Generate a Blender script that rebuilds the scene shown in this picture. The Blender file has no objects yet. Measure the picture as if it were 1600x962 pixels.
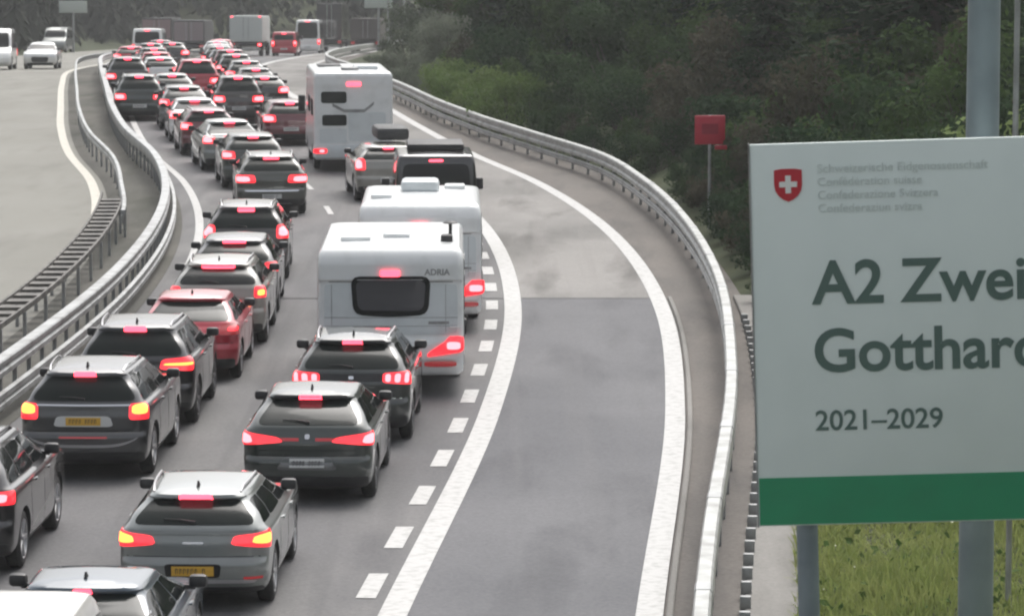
import bpy, bmesh, math, random
import numpy as np
from mathutils import Vector, Matrix, Euler

R = math.radians
random.seed(7)
rng = np.random.default_rng(11)
scene = bpy.context.scene
COL = scene.collection

# ------------------------------------------------------------------ camera
CAM_H = 8.4
PITCH = 6.62                       # degrees below the horizontal
FPX = 5700.0                       # focal length in pixels of a 1600 px wide frame
cd = bpy.data.cameras.new('camera')
cd.sensor_width = 36.0
cd.lens = 36.0 * FPX / 1600.0
cd.clip_start = 0.5
cd.clip_end = 6000
cam = bpy.data.objects.new('camera', cd)
COL.objects.link(cam)
cam.location = (0, 0, CAM_H)
cam.rotation_euler = (R(90 - PITCH), 0, 0)
cd.dof.use_dof = True
cd.dof.focus_distance = 55.0
cd.dof.aperture_fstop = 4.5
scene.camera = cam

# ------------------------------------------------------------------ sky, sun, exposure (overcast)
SUN_EL, SUN_AZ = 58.0, 16.0       # azimuth clockwise from +Y
w = bpy.data.worlds.new('World')
scene.world = w
w.use_nodes = True
nt = w.node_tree
bg = nt.nodes['Background']
sky = nt.nodes.new('ShaderNodeTexSky')
sky.sky_type = 'NISHITA'
sky.sun_disc = False
sky.sun_elevation = R(SUN_EL)
sky.sun_rotation = R(SUN_AZ)
sky.air_density = 1.0
sky.dust_density = 7.0
sky.ozone_density = 1.0
hs = nt.nodes.new('ShaderNodeHueSaturation')   # cloud cover: nearly colourless
hs.inputs['Saturation'].default_value = 0.28
nt.links.new(sky.outputs['Color'], hs.inputs['Color'])
nt.links.new(hs.outputs['Color'], bg.inputs['Color'])
bg.inputs['Strength'].default_value = 0.15
sd = bpy.data.lights.new('sun', 'SUN')
sd.energy = 0.6
sd.angle = R(30)
sd.color = (1.0, 0.97, 0.93)
sun = bpy.data.objects.new('sun', sd)
COL.objects.link(sun)
az = R(SUN_AZ)
sdir = Vector((math.sin(az) * math.cos(R(SUN_EL)), math.cos(az) * math.cos(R(SUN_EL)), math.sin(R(SUN_EL))))
sun.rotation_euler = sdir.to_track_quat('Z', 'Y').to_euler()
sun.location = (0, 0, 60)
scene.view_settings.view_transform = 'Standard'
scene.view_settings.look = 'None'
scene.view_settings.gamma = 1.0
scene.view_settings.use_curve_mapping = False
scene.view_settings.exposure = 0.62
scene.cycles.filter_width = 2.2
scene.cycles.max_bounces = 6
scene.cycles.diffuse_bounces = 3
scene.cycles.glossy_bounces = 3
scene.cycles.transparent_max_bounces = 6
scene.cycles.volume_bounces = 0

# ------------------------------------------------------------------ interpolation
def pchip(xs, ys):
    xs = np.asarray(xs, float); ys = np.asarray(ys, float)
    h = np.diff(xs); dl = np.diff(ys) / h
    n = len(xs); d = np.zeros(n)
    for i in range(1, n - 1):
        if dl[i-1] * dl[i] > 0:
            w1 = 2*h[i] + h[i-1]; w2 = h[i] + 2*h[i-1]
            d[i] = (w1 + w2) / (w1/dl[i-1] + w2/dl[i])
    d[0] = dl[0]; d[-1] = dl[-1]
    def f(x):
        x = min(max(x, xs[0]), xs[-1])
        i = int(min(max(np.searchsorted(xs, x) - 1, 0), n - 2))
        t = (x - xs[i]) / h[i]
        return ((1+2*t)*(1-t)**2*ys[i] + t*(1-t)**2*h[i]*d[i] + t*t*(3-2*t)*ys[i+1] + t*t*(t-1)*h[i]*d[i+1])
    return f

def catmull(xs, ys):
    xs = np.asarray(xs, float); ys = np.asarray(ys, float)
    n = len(xs)
    m = np.gradient(ys, xs)
    def f(x):
        x = min(max(x, xs[0]), xs[-1])
        i = int(min(max(np.searchsorted(xs, x) - 1, 0), n - 2))
        h = xs[i+1] - xs[i]; t = (x - xs[i]) / h
        return ((1+2*t)*(1-t)**2*ys[i] + t*(1-t)**2*h*m[i] + t*t*(3-2*t)*ys[i+1] + t*t*(t-1)*h*m[i+1])
    return f

def lerp(a, b, t): return a + (b - a) * t
def sstep(a, b, x):
    t = min(max((x - a) / (b - a), 0), 1)
    return t * t * (3 - 2 * t)

# ------------------------------------------------------------------ road layout
# c(y): plan position of the outer white edge line; everything else is an offset from it
RC = catmull([-40, 25, 42, 58, 72.5, 92, 103, 114, 128, 141, 165, 190, 220, 260, 300, 360],
             [-3.3, 0.55, 1.65, 2.65, 3.02, 2.1, .75, -1.2, -3.2, -4.8, -7.7, -10.4, -11.8, -11.9, -11.0, -9.0])
def zr(y):
    if y < 110: return 0.0
    if y < 200: return -2e-4 * (y - 110) ** 2
    return -2e-4 * 8100 - 0.036 * (y - 200)
def slope(y): return (RC(y + .5) - RC(y - .5))
def gslope(y): return (zr(y + .5) - zr(y - .5))
TP = math.tan(R(PITCH))
def unproject(px, py, h=0.0):
    """pixel of the 1600x962 photograph -> point of the road surface (+h)"""
    u = (px - 800) / FPX; v = (481 - py) / FPX
    cp, sp = math.cos(R(PITCH)), math.sin(R(PITCH))
    dy = cp + v * sp; dz = -sp + v * cp
    lo, hi = 15.0, 600.0
    y = lo
    while y < hi:
        if CAM_H + dz / dy * y <= zr(y) + h: break
        y += .1
    return u / dy * y, y
RAILF = pchip([-40, 30, 38, 56, 70, 82, 95, 104, 113, 122, 135, 200, 360], [.45, .5, .52, .75, .92, 1.15, 1.55, 1.85, 1.6, 1.15, .85, .8, .8])

# ------------------------------------------------------------------ object helpers
def tag(o, label=None, cat=None, group=None, kind=None):
    if label: o['label'] = label
    if cat: o['category'] = cat
    if group: o['group'] = group
    if kind: o['kind'] = kind
    return o

def empty(name, loc=(0, 0, 0), rot=(0, 0, 0)):
    o = bpy.data.objects.new(name, None)
    o.empty_display_size = .3
    COL.objects.link(o)
    o.location = loc; o.rotation_euler = rot
    return o

def link(name, me, mats, parent=None):
    o = bpy.data.objects.new(name, me)
    COL.objects.link(o)
    if parent is not None: o.parent = parent
    if mats is not None and len(me.materials) == 0:
        for m in (mats if isinstance(mats, (list, tuple)) else [mats]): me.materials.append(m)
    return o

def mesh_from(name, verts, faces, mats=None, parent=None, smooth=None, recalc=False, mi=None):
    me = bpy.data.meshes.new(name)
    me.from_pydata([tuple(map(float, v)) for v in verts], [], faces)
    if recalc:
        b = bmesh.new(); b.from_mesh(me)
        bmesh.ops.recalc_face_normals(b, faces=b.faces)
        b.to_mesh(me); b.free()
    if mi is not None: me.polygons.foreach_set('material_index', mi)
    if smooth is not None:
        me.polygons.foreach_set('use_smooth', [True] * len(me.polygons))
        me.set_sharp_from_angle(angle=R(smooth))
    me.update()
    return link(name, me, mats, parent)

class MB:
    """collects simple solids into one mesh"""
    def __init__(s): s.v = []; s.f = []
    def add(s, vs, fs):
        o = len(s.v); s.v += [tuple(v) for v in vs]; s.f += [tuple(i + o for i in f) for f in fs]
    def box(s, x0, x1, y0, y1, z0, z1):
        s.add([(x0,y0,z0),(x1,y0,z0),(x1,y1,z0),(x0,y1,z0),(x0,y0,z1),(x1,y0,z1),(x1,y1,z1),(x0,y1,z1)],
              [(0,3,2,1),(4,5,6,7),(0,1,5,4),(1,2,6,5),(2,3,7,6),(3,0,4,7)])
    def tube(s, pts, rad, n=8, cap=True):
        pts = [Vector(p) for p in pts]; rings = []
        rads = rad if isinstance(rad, (list, tuple)) else [rad] * len(pts)
        for i, p in enumerate(pts):
            d = (pts[min(i+1, len(pts)-1)] - pts[max(i-1, 0)]).normalized()
            a = d.orthogonal().normalized() if abs(d.z) > .9 else Vector((0,0,1)).cross(d).normalized()
            b = d.cross(a)
            rings.append([p + (a*math.cos(2*math.pi*k/n) + b*math.sin(2*math.pi*k/n))*rads[i] for k in range(n)])
        o = len(s.v)
        for r in rings: s.v += [tuple(q) for q in r]
        for i in range(len(rings)-1):
            for k in range(n):
                s.f.append((o+i*n+k, o+i*n+(k+1)%n, o+(i+1)*n+(k+1)%n, o+(i+1)*n+k))
        if cap:
            s.f.append(tuple(o+k for k in range(n-1,-1,-1)))
            e = o+(len(rings)-1)*n
            s.f.append(tuple(e+k for k in range(n)))
    def lathe(s, prof, n=32, axis='x'):
        o = len(s.v); m = len(prof)
        for k in range(n):
            a = 2*math.pi*k/n
            for (x, r) in prof:
                if axis == 'x': s.v.append((x, r*math.cos(a), r*math.sin(a)))
                else: s.v.append((r*math.cos(a), r*math.sin(a), x))
        for k in range(n):
            for i in range(m-1):
                s.f.append((o+k*m+i, o+k*m+i+1, o+((k+1)%n)*m+i+1, o+((k+1)%n)*m+i))
    def build(s, name, mats, parent=None, smooth=None, bevel=0):
        if bevel:
            b = bmesh.new()
            vs = [b.verts.new(v) for v in s.v]
            for f in s.f: b.faces.new([vs[i] for i in f])
            bmesh.ops.recalc_face_normals(b, faces=b.faces)
            bmesh.ops.bevel(b, geom=list(b.edges), offset=bevel, segments=2, affect='EDGES', profile=.5, clamp_overlap=True)
            me = bpy.data.meshes.new(name); b.to_mesh(me); b.free()
            me.polygons.foreach_set('use_smooth', [True]*len(me.polygons)); me.set_sharp_from_angle(angle=R(smooth or 40))
            return link(name, me, mats, parent)
        return mesh_from(name, s.v, s.f, mats, parent, smooth, recalc=True)

# ------------------------------------------------------------------ materials
MATS = {}
def mat(name, color, rough=.6, metal=0., spec=.5, coat=0., emit=None, estr=0., noise=None, bump=None, coord='Object'):
    """noise = (scale, colour2, low, high [, detail]); bump = (scale, strength, distance)"""
    if name in MATS: return MATS[name]
    m = bpy.data.materials.new(name); m.use_nodes = True
    n = m.node_tree.nodes; l = m.node_tree.links
    p = n['Principled BSDF']
    p.inputs['Base Color'].default_value = (*color, 1)
    p.inputs['Roughness'].default_value = rough
    p.inputs['Metallic'].default_value = metal
    p.inputs['Specular IOR Level'].default_value = spec
    p.inputs['Coat Weight'].default_value = coat
    p.inputs['Coat Roughness'].default_value = .04; p.inputs['Coat IOR'].default_value = 1.65
    if emit:
        p.inputs['Emission Color'].default_value = (*emit, 1)
        p.inputs['Emission Strength'].default_value = estr
    if noise or bump:
        tc = n.new('ShaderNodeTexCoord')
    if noise:
        tx = n.new('ShaderNodeTexNoise'); tx.inputs['Scale'].default_value = noise[0]
        tx.inputs['Detail'].default_value = noise[4] if len(noise) > 4 else 5
        l.new(tc.outputs[coord], tx.inputs['Vector'])
        rp = n.new('ShaderNodeValToRGB')
        rp.color_ramp.elements[0].position = noise[2]; rp.color_ramp.elements[1].position = noise[3]
        rp.color_ramp.elements[0].color = (*color, 1); rp.color_ramp.elements[1].color = (*noise[1], 1)
        l.new(tx.outputs['Fac'], rp.inputs['Fac']); l.new(rp.outputs['Color'], p.inputs['Base Color'])
    if bump:
        bt = n.new('ShaderNodeTexNoise'); bt.inputs['Scale'].default_value = bump[0]; bt.inputs['Detail'].default_value = 4
        l.new(tc.outputs[coord], bt.inputs['Vector'])
        b = n.new('ShaderNodeBump'); b.inputs['Strength'].default_value = bump[1]; b.inputs['Distance'].default_value = bump[2]
        l.new(bt.outputs['Fac'], b.inputs['Height']); l.new(b.outputs['Normal'], p.inputs['Normal'])
    MATS[name] = m
    return m

def surface_mat(name, base, patch, stain, rough=.75, grain=(60., .35), streak=None, crack=0.0):
    """road surface: broad patches, tyre-direction streaks, blotchy stains, fine aggregate"""
    m = bpy.data.materials.new(name); m.use_nodes = True
    n = m.node_tree.nodes; l = m.node_tree.links; p = n['Principled BSDF']
    p.inputs['Specular IOR Level'].default_value = .16
    tc = n.new('ShaderNodeTexCoord')
    def noise(scale, detail=4, sx=1., sy=1., dist=0.):
        mp = n.new('ShaderNodeMapping'); mp.inputs['Scale'].default_value = (sx, sy, 1)
        l.new(tc.outputs['Object'], mp.inputs['Vector'])
        t = n.new('ShaderNodeTexNoise'); t.inputs['Scale'].default_value = scale; t.inputs['Detail'].default_value = detail
        t.inputs['Distortion'].default_value = dist
        l.new(mp.outputs['Vector'], t.inputs['Vector']); return t
    def ramp(src, lo, hi):
        r = n.new('ShaderNodeMapRange'); r.inputs['From Min'].default_value = lo; r.inputs['From Max'].default_value = hi
        l.new(src, r.inputs['Value']); return r.outputs['Result']
    def mix(fac, a, b):
        x = n.new('ShaderNodeMix'); x.data_type = 'RGBA'
        l.new(fac, x.inputs['Factor'])
        for s_, v in ((6, a), (7, b)):
            if isinstance(v, tuple): x.inputs[s_].default_value = (*v, 1)
            else: l.new(v, x.inputs[s_])
        return x.outputs[2]
    c = mix(ramp(noise(.22, 6, 1, .45, .25).outputs['Fac'], .40, .62), base, patch)
    c = mix(ramp(noise(.6, 7, 1.5, .30, .25).outputs['Fac'], .50, .72), c, stain)
    if streak:
        c = mix(ramp(noise(.9, 3, 2.2, .03).outputs['Fac'], .5, .75), c, streak)
    g = noise(grain[0], 2)
    lo = tuple(v * (1 - grain[1]) for v in base)
    x = n.new('ShaderNodeMix'); x.data_type = 'RGBA'; x.blend_type = 'OVERLAY'; x.inputs['Factor'].default_value = grain[1]
    l.new(c, x.inputs[6]); l.new(g.outputs['Color'], x.inputs[7])
    hsv = n.new('ShaderNodeHueSaturation'); hsv.inputs['Saturation'].default_value = .9
    # keep the aggregate colourless
    bw = n.new('ShaderNodeRGBToBW'); l.new(g.outputs['Color'], bw.inputs['Color']); l.new(bw.outputs['Val'], x.inputs[7])
    l.new(x.outputs[2], hsv.inputs['Color']); l.new(hsv.outputs['Color'], p.inputs['Base Color'])
    rr = n.new('ShaderNodeMapRange'); rr.inputs['To Min'].default_value = rough - .1; rr.inputs['To Max'].default_value = rough + .1
    l.new(noise(.4, 3).outputs['Fac'], rr.inputs['Value']); l.new(rr.outputs['Result'], p.inputs['Roughness'])
    b = n.new('ShaderNodeBump'); b.inputs['Strength'].default_value = .25; b.inputs['Distance'].default_value = .006
    l.new(g.outputs['Fac'], b.inputs['Height']); l.new(b.outputs['Normal'], p.inputs['Normal'])
    MATS[name] = m
    return m

M = {}
M['lane'] = surface_mat('lane_asphalt', (.120, .120, .124), (.155, .153, .150), (.090, .090, .094), .7, (22, .45), streak=(.095, .095, .098))
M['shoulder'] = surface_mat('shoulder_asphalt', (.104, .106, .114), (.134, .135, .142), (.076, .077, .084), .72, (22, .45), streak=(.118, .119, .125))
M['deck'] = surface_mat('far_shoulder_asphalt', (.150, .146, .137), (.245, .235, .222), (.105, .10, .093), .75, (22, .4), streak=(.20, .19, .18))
M['oncoming'] = surface_mat('oncoming_asphalt', (.20, .196, .172), (.225, .22, .195), (.175, .17, .15), .8, (40, .25))
M['median'] = surface_mat('median_soil', (.085, .084, .074), (.12, .115, .10), (.06, .062, .048), .9, (12, .5))
M['verge'] = surface_mat('verge_asphalt', (.125, .115, .105), (.16, .145, .13), (.09, .085, .08), .85, (20, .5))
M['concrete'] = surface_mat('pale_concrete', (.19, .185, .172), (.25, .24, .225), (.135, .13, .12), .85, (25, .35))
M['line'] = mat('road_paint', (.44, .44, .43), .65, noise=(7., (.31, .31, .30), .48, .70), bump=(40, .2, .004))
M['kerb_paint'] = mat('cream_kerb', (.50, .48, .42), .7, noise=(3., (.40, .38, .33), .45, .75))
M['galv'] = mat('galvanised_steel', (.34, .35, .35), .45, .55, noise=(2.2, (.18, .18, .175), .44, .72, 8), bump=(30, .15, .003))
M['galv_pale'] = mat('pale_galvanised_steel', (.36, .37, .36), .5, .4, noise=(2.4, (.20, .20, .19), .44, .72, 8), bump=(25, .1, .003))
M['galv_dark'] = mat('weathered_steel', (.055, .052, .048), .65, .3, noise=(3., (.17, .16, .145), .4, .7))
M['post'] = mat('post_steel', (.30, .31, .31), .55, .4, noise=(5., (.2, .2, .2), .4, .7))
M['joint'] = mat('joint_rubber', (.035, .035, .037), .7)
M['glass'] = mat('dark_glass', (.010, .012, .012), .05, 0, .3)
M['glass_soft'] = mat('tinted_glass', (.016, .020, .019), .07, 0, .13)
M['plastic'] = mat('black_plastic', (.022, .022, .024), .5, noise=(9., (.03, .03, .031), .4, .7))
M['rubber'] = mat('tyre_rubber', (.018, .018, .019), .8, noise=(14., (.035, .034, .032), .4, .8))
M['rim'] = mat('alloy_rim', (.42, .42, .43), .35, .7)
M['rim_dark'] = mat('dark_alloy_rim', (.13, .13, .135), .4, .6)
M['chrome'] = mat('chrome', (.75, .75, .76), .15, 1.)
M['seam'] = mat('panel_gap', (.01, .01, .01), .9)
M['red'] = mat('tail_light_red', (.45, .01, .012), .15, 0, .5, 1., (1., .022, .035), 1.25)
M['core'] = mat('brake_light_core', (.8, .1, .1), .2, 0, .5, 0, (1., .12, .14), 3.8)
M['bar'] = mat('brake_light_bar', (.8, .05, .06), .2, 0, .5, 0, (1., .06, .10), 3.0)
M['orange'] = mat('indicator_core', (.9, .4, .1), .2, 0, .5, 0, (1., .22, .035), 3.0)
M['red_faint'] = mat('tail_light_faint_glow', (.22, .012, .014), .12, 0, .5, 1., (1., .02, .03), .12)  # switched-off red lenses and reflectors, given a faint added glow by emission
M['head'] = mat('headlight_glass', (.7, .72, .74), .1, 0, .6, 1.)
M['plate_y'] = mat('yellow_plate', (.62, .36, .04), .5)
M['plate_w'] = mat('white_plate', (.55, .56, .55), .5)
M['ink'] = mat('plate_ink', (.03, .03, .03), .6)
M['white_gel'] = mat('white_gelcoat', (.74, .76, .76), .3, 0, .5, .4, noise=(2.6, (.60, .62, .61), .48, .80, 9))
M['grey_gel'] = mat('grey_gelcoat', (.60, .645, .655), .35, 0, .5, .2, noise=(2.6, (.50, .535, .545), .46, .8, 9))
M['sign_white'] = mat('sign_sheet', (.70, .785, .755), .45, noise=(1.6, (.66, .745, .715), .42, .75, 8))
M['sign_green'] = mat('sign_green', (.018, .27, .125), .45, noise=(2., (.02, .245, .115), .4, .7))
M['sign_text'] = mat('sign_text', (.085, .145, .125), .5)
M['sign_grey'] = mat('sign_small_text', (.59, .665, .64), .5)
M['crest'] = mat('crest_red', (.50, .02, .035), .45)
M['crest_white'] = mat('crest_white', (.75, .76, .74), .5)
M['steel_blue'] = mat('blue_grey_steel', (.22, .27, .29), .5, .3, noise=(2., (.17, .21, .23), .4, .7))
M['red_sign'] = mat('red_sign_sheet', (.40, .012, .035), .45)
M['dark_red'] = mat('dark_red_sheet', (.26, .008, .03), .45)
M['tarp'] = mat('dark_tarpaulin', (.045, .048, .05), .6, noise=(1.5, (.07, .072, .072), .4, .7))
M['wall_rock'] = mat('rough_rock', (.1, .1, .095), .9)

def paint(name, col, metal=.35, rough=.32, coat=1.):
    return mat('paint_' + name, col, rough, metal, .5, coat, noise=(2.5, tuple(v * .86 for v in col), .5, .9))

# ------------------------------------------------------------------ the body shell: a stack of plan outlines
class Shell:
    """rows (z, rear y, front y, half width, corner radius); surface addressed from the rear (s,z), the side (y,z) or the front (s,z)"""
    def __init__(s, rows, bow=.07, taper=.05, crown=.06, drop=(0, 0), belt=1.0, top=1.5, ym=None):
        a = np.array(rows, float); s.rows = a
        s.fy = [pchip(a[:, 0], a[:, k]) for k in range(1, 5)]
        s.z0, s.z1 = a[0, 0], a[-1, 0]
        s.bow, s.taper, s.crown, s.drop, s.belt, s.top = bow, taper, crown, drop, belt, top
        s.yR, s.yF = a[:, 1].min(), a[:, 2].max()
        s.ym = (s.yR + s.yF) / 2 if ym is None else ym
        s.hl = (s.yF - s.yR) / 2
    def at(s, z):
        yr, yf, w_, rc = (f(z) for f in s.fy)
        rc = min(rc, w_ * .9, (yf - yr) * .4)
        return yr, yf, w_, rc
    def D(s, x, y, z):
        x = x * (1 - s.taper * abs((y - (s.yR + s.hl)) / s.hl) ** 2.5)
        if s.drop[0] or s.drop[1]:
            g = sstep(s.belt, s.top, z)
            t = (y - s.ym) / s.hl
            z = z - g * (s.drop[0] if t < 0 else s.drop[1]) * t * t
            if t < 0: x *= 1 - .34 * g * t * t
        return Vector((x, y, z))
    def end(s, q, z, front=False):
        yr, yf, w_, rc = s.at(z)
        a = abs(q); sg = 1 if q >= 0 else -1
        rx, ry = rc, rc * .85
        w0 = w_ - rx; qa = math.pi / 4 * (rx + ry)
        if a <= w0: x = a; d = s.bow * (a / w_) ** 2
        elif a <= w0 + qa:
            th = (a - w0) / qa * math.pi / 2
            x = w0 + rx * math.sin(th); d = s.bow * (w0 / w_) ** 2 + ry * (1 - math.cos(th))
        else:
            x = w_; d = s.bow * (w0 / w_) ** 2 + ry + (a - w0 - qa)
        return s.D(sg * x, yf - d if front else yr + d, z)
    def side(s, y, z, sg):
        yr, yf, w_, rc = s.at(z)
        rx, ry = rc, rc * .85
        b = s.bow * ((w_ - rx) / w_) ** 2
        d = min(y - (yr + b), (yf - b) - y)
        if d >= ry: x = w_
        elif d <= 0: x = w_ - rx
        else: x = w_ - rx + rx * math.sqrt(max(0, 1 - (1 - d / ry) ** 2))
        return s.D(sg * x, y, z)
    def pt(s, kind, a, z):
        if kind == 'rear': return s.end(a, z)
        if kind == 'front': return s.end(a, z, True)
        return s.side(a, z, 1 if kind == 'right' else -1)
    def nrm(s, kind, a, z):
        e = .01
        du = s.pt(kind, a + e, z) - s.pt(kind, a - e, z)
        dz = s.pt(kind, a, min(z + e, s.z1)) - s.pt(kind, a, max(z - e, s.z0))
        n = du.cross(dz)
        if n.length < 1e-9: n = Vector((0, -1, 0))
        n.normalize()
        p = s.pt(kind, a, z)
        ref = {'rear': Vector((p.x * .3, -1, .1)), 'front': Vector((p.x * .3, 1, .1)), 'right': Vector((1, 0, 0)), 'left': Vector((-1, 0, 0))}[kind]
        return n if n.dot(ref) > 0 else -n
    def mesh(s, name, mats, parent, arches=(), ar=.36, dz=.035, nside=26):
        zs = sorted(set([round(float(z), 4) for z in s.rows[:, 0]] + [round(float(z), 4) for z in np.arange(s.z0, s.z1, dz)]))
        zz = [zs[0]]
        for z in zs[1:]:
            if z - zz[-1] > .008: zz.append(z)
        zz[-1] = s.z1
        nr, nc = 6, 6
        def half(z):
            yr, yf, w_, rc = s.at(z)
            w0 = w_ - rc; qa = math.pi / 4 * (rc + rc * .85)
            out = [s.end(w0 * i / nr, z) for i in range(nr)]
            out += [s.end(w0 + qa * i / nc, z) for i in range(nc + 1)]
            b = s.bow * (w0 / w_) ** 2 + rc * .85
            out += [s.D(w_, lerp(yr + b, yf - b, i / nside), z) for i in range(1, nside)]
            out += [s.end(w0 + qa * i / nc, z, True) for i in range(nc, -1, -1)]
            out += [s.end(w0 * i / nr, z, True) for i in range(nr - 1, -1, -1)]
            return out
        vs = []; fs = []; rings = []
        for z in zz:
            h = half(z); ring = h + [Vector((-p.x, p.y, p.z)) for p in h[-2:0:-1]]
            rings.append(len(vs)); vs += ring
        N = len(ring); H = len(h)
        for i in range(len(zz) - 1):
            for k in range(N):
                fs.append((rings[i] + k, rings[i] + (k + 1) % N, rings[i+1] + (k + 1) % N, rings[i+1] + k))
        fs.append(tuple(range(N - 1, -1, -1)))
        # roof cap
        o = rings[-1]; nx = 10
        yr, yf = vs[o].y, vs[o + H - 1].y
        rows_ = []
        for k in range(H):
            pr = vs[o + k]
            if k == 0 or k == H - 1: rows_.append([o + k] * (nx + 1)); continue
            L = o + N - k; row = [L]
            t = (pr.y - (yr + yf) / 2) / ((yf - yr) / 2)
            for j in range(1, nx):
                u = -1 + 2 * j / nx
                row.append(len(vs))
                vs.append(Vector((pr.x * u, pr.y, pr.z + s.crown * (1 - u * u) * max(0, 1 - abs(t) ** 5) )))
            row.append(o + k); rows_.append(row)
        for k in range(H - 1):
            for j in range(nx):
                q = [rows_[k][j], rows_[k][j+1], rows_[k+1][j+1], rows_[k+1][j]]
                q = list(dict.fromkeys(q))
                if len(q) > 2: fs.append(tuple(q))
        me = bpy.data.meshes.new(name)
        me.from_pydata([tuple(v) for v in vs], [], fs)
        b = bmesh.new(); b.from_mesh(me)
        bmesh.ops.remove_doubles(b, verts=b.verts, dist=1e-5)
        bmesh.ops.recalc_face_normals(b, faces=b.faces); b.to_mesh(me); b.free()
        for m_ in mats: me.materials.append(m_)
        o_ = bpy.data.objects.new(name, me); COL.objects.link(o_)
        if arches:
            c = MB()
            for y in arches:
                for sg in (-1, 1):
                    wx = s.at(.5)[2]
                    x0, x1 = sorted((sg * (wx - .3), sg * (wx + .2)))
                    c.lathe([(x0, 0.0001), (x0, ar), (x1, ar), (x1, 0.0001)], 28)
                    n = 28; k0 = len(c.v) - n * 4
                    for q in range(k0, len(c.v)):
                        v = c.v[q]; c.v[q] = (v[0], v[1] + y, v[2] + ar * .9)
            cm = bpy.data.meshes.new('cut'); cm.from_pydata(c.v, [], c.f)
            b = bmesh.new(); b.from_mesh(cm)
            bmesh.ops.remove_doubles(b, verts=b.verts, dist=.002); bmesh.ops.recalc_face_normals(b, faces=b.faces)
            b.to_mesh(cm); b.free()
            for m_ in (mats[0], M['plastic']): cm.materials.append(m_)
            cm.polygons.foreach_set('material_index', [1] * len(cm.polygons))
            co = bpy.data.objects.new('cut', cm); COL.objects.link(co)
            md = o_.modifiers.new('arch', 'BOOLEAN'); md.operation = 'DIFFERENCE'; md.object = co; md.solver = 'EXACT'
            try: md.material_mode = 'TRANSFER'
            except Exception: pass
            dg = bpy.context.evaluated_depsgraph_get()
            m2 = bpy.data.meshes.new_from_object(o_.evaluated_get(dg))
            o_.modifiers.clear(); o_.data = m2
            bpy.data.objects.remove(co); bpy.data.meshes.remove(me); m2.name = name
            me = m2
        me.polygons.foreach_set('use_smooth', [True] * len(me.polygons))
        me.set_sharp_from_angle(angle=R(32))
        o_.parent = parent
        return o_
    def patch(s, name, m_, parent, kind, b, t, zb, zt, off=.004, rad=0., nu=14, nv=6, depth=.012):
        """solid piece lying on the shell: b,t = (from,to) along the bottom and top edge; zb, zt height or function of u in 0..1"""
        fb = zb if callable(zb) else (lambda u: zb)
        ft = zt if callable(zt) else (lambda u: zt)
        us = [i / nu for i in range(nu + 1)]
        if rad:   # finer columns near rounded ends
            us = sorted(set([round(x, 5) for x in us] + [round(rad * k, 5) for k in (.0, .08, .25, .5)] + [round(1 - rad * k, 5) for k in (.0, .08, .25, .5)]))
        vs = []; n = len(us)
        for o in (off, off - depth):
            for u in us:
                k = 0.
                if rad:
                    e = min(u, 1 - u)
                    if e < rad: k = 1 - math.sqrt(max(0., 1 - (1 - e / rad) ** 2)) * .999
                    k *= .5
                for j in range(nv + 1):
                    v = j / nv
                    if rad: v = .5 + (v - .5) * (1 - k * .96 * 1.0)
                    a = lerp(lerp(b[0], b[1], u), lerp(t[0], t[1], u), v)
                    z = lerp(fb(u), ft(u), v)
                    vs.append(s.pt(kind, a, z) + s.nrm(kind, a, z) * o)
        fs = []; q = nv + 1; N = n * q
        for i in range(n - 1):
            for j in range(nv):
                p = i * q + j
                fs.append((p, p + q, p + q + 1, p + 1)); fs.append((N + p, N + p + 1, N + p + q + 1, N + p + q))
        for i in range(n - 1):
            p = i * q; fs.append((p, N + p, N + p + q, p + q)); p += nv; fs.append((p, p + q, N + p + q, N + p))
        for j in range(nv):
            fs.append((j, j + 1, N + j + 1, N + j)); p = (n - 1) * q + j; fs.append((p, N + p, N + p + 1, p + 1))
        return mesh_from(name, vs, fs, m_, parent, 40, recalc=True)

# ------------------------------------------------------------------ wheels (shared meshes)
def wheel_meshes():
    t = MB()
    t.lathe([(-.10, .60), (-.105, .80), (-.085, .95), (-.06, .995), (.06, .995), (.085, .95), (.105, .80), (.095, .66), (.06, .63), (.03, .6), (.03, .001)], 36)
    me_t = t.build('tyre', M['rubber'], None, 40)
    r = MB()
    r.lathe([(.035, .60), (.092, .645), (.10, .68), (.094, .70), (.05, .66)], 36)
    for k in range(5):
        a = 2 * math.pi * k / 5
        ca, sa = math.cos(a), math.sin(a)
        def P(rad, tang, x): return (x, rad * ca - tang * sa, rad * sa + tang * ca)
        vs = [P(.06, -.07, .05), P(.06, .07, .05), P(.64, .10, .06), P(.64, -.10, .06), P(.06, -.06, .085), P(.06, .06, .085), P(.64, .08, .098), P(.64, -.08, .098)]
        r.add(vs, [(0, 3, 2, 1), (4, 5, 6, 7), (0, 1, 5, 4), (1, 2, 6, 5), (2, 3, 7, 6), (3, 0, 4, 7)])
    r.lathe([(.04, .13), (.09, .12), (.10, .07), (.10, .001)], 16)
    me_r = r.build('rim', M['rim'], None, 40)
    a, b = me_t.data, me_r.data
    bpy.data.objects.remove(me_t); bpy.data.objects.remove(me_r)
    c = b.copy(); c.materials.clear(); c.materials.append(M['rim_dark'])
    return a, b, c
TYRE, RIM, RIMD = wheel_meshes()

def add_wheel(parent, x, y, rad, dark=False, width=1.0):
    t = bpy.data.objects.new('wheel', TYRE); COL.objects.link(t); t.parent = parent
    t.location = (x, y, rad * .995)
    t.scale = (width, rad, rad)
    if x < 0: t.rotation_euler = (0, 0, math.pi)
    r = bpy.data.objects.new('rim', RIMD if dark else RIM); COL.objects.link(r); r.parent = t
    return t

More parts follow.
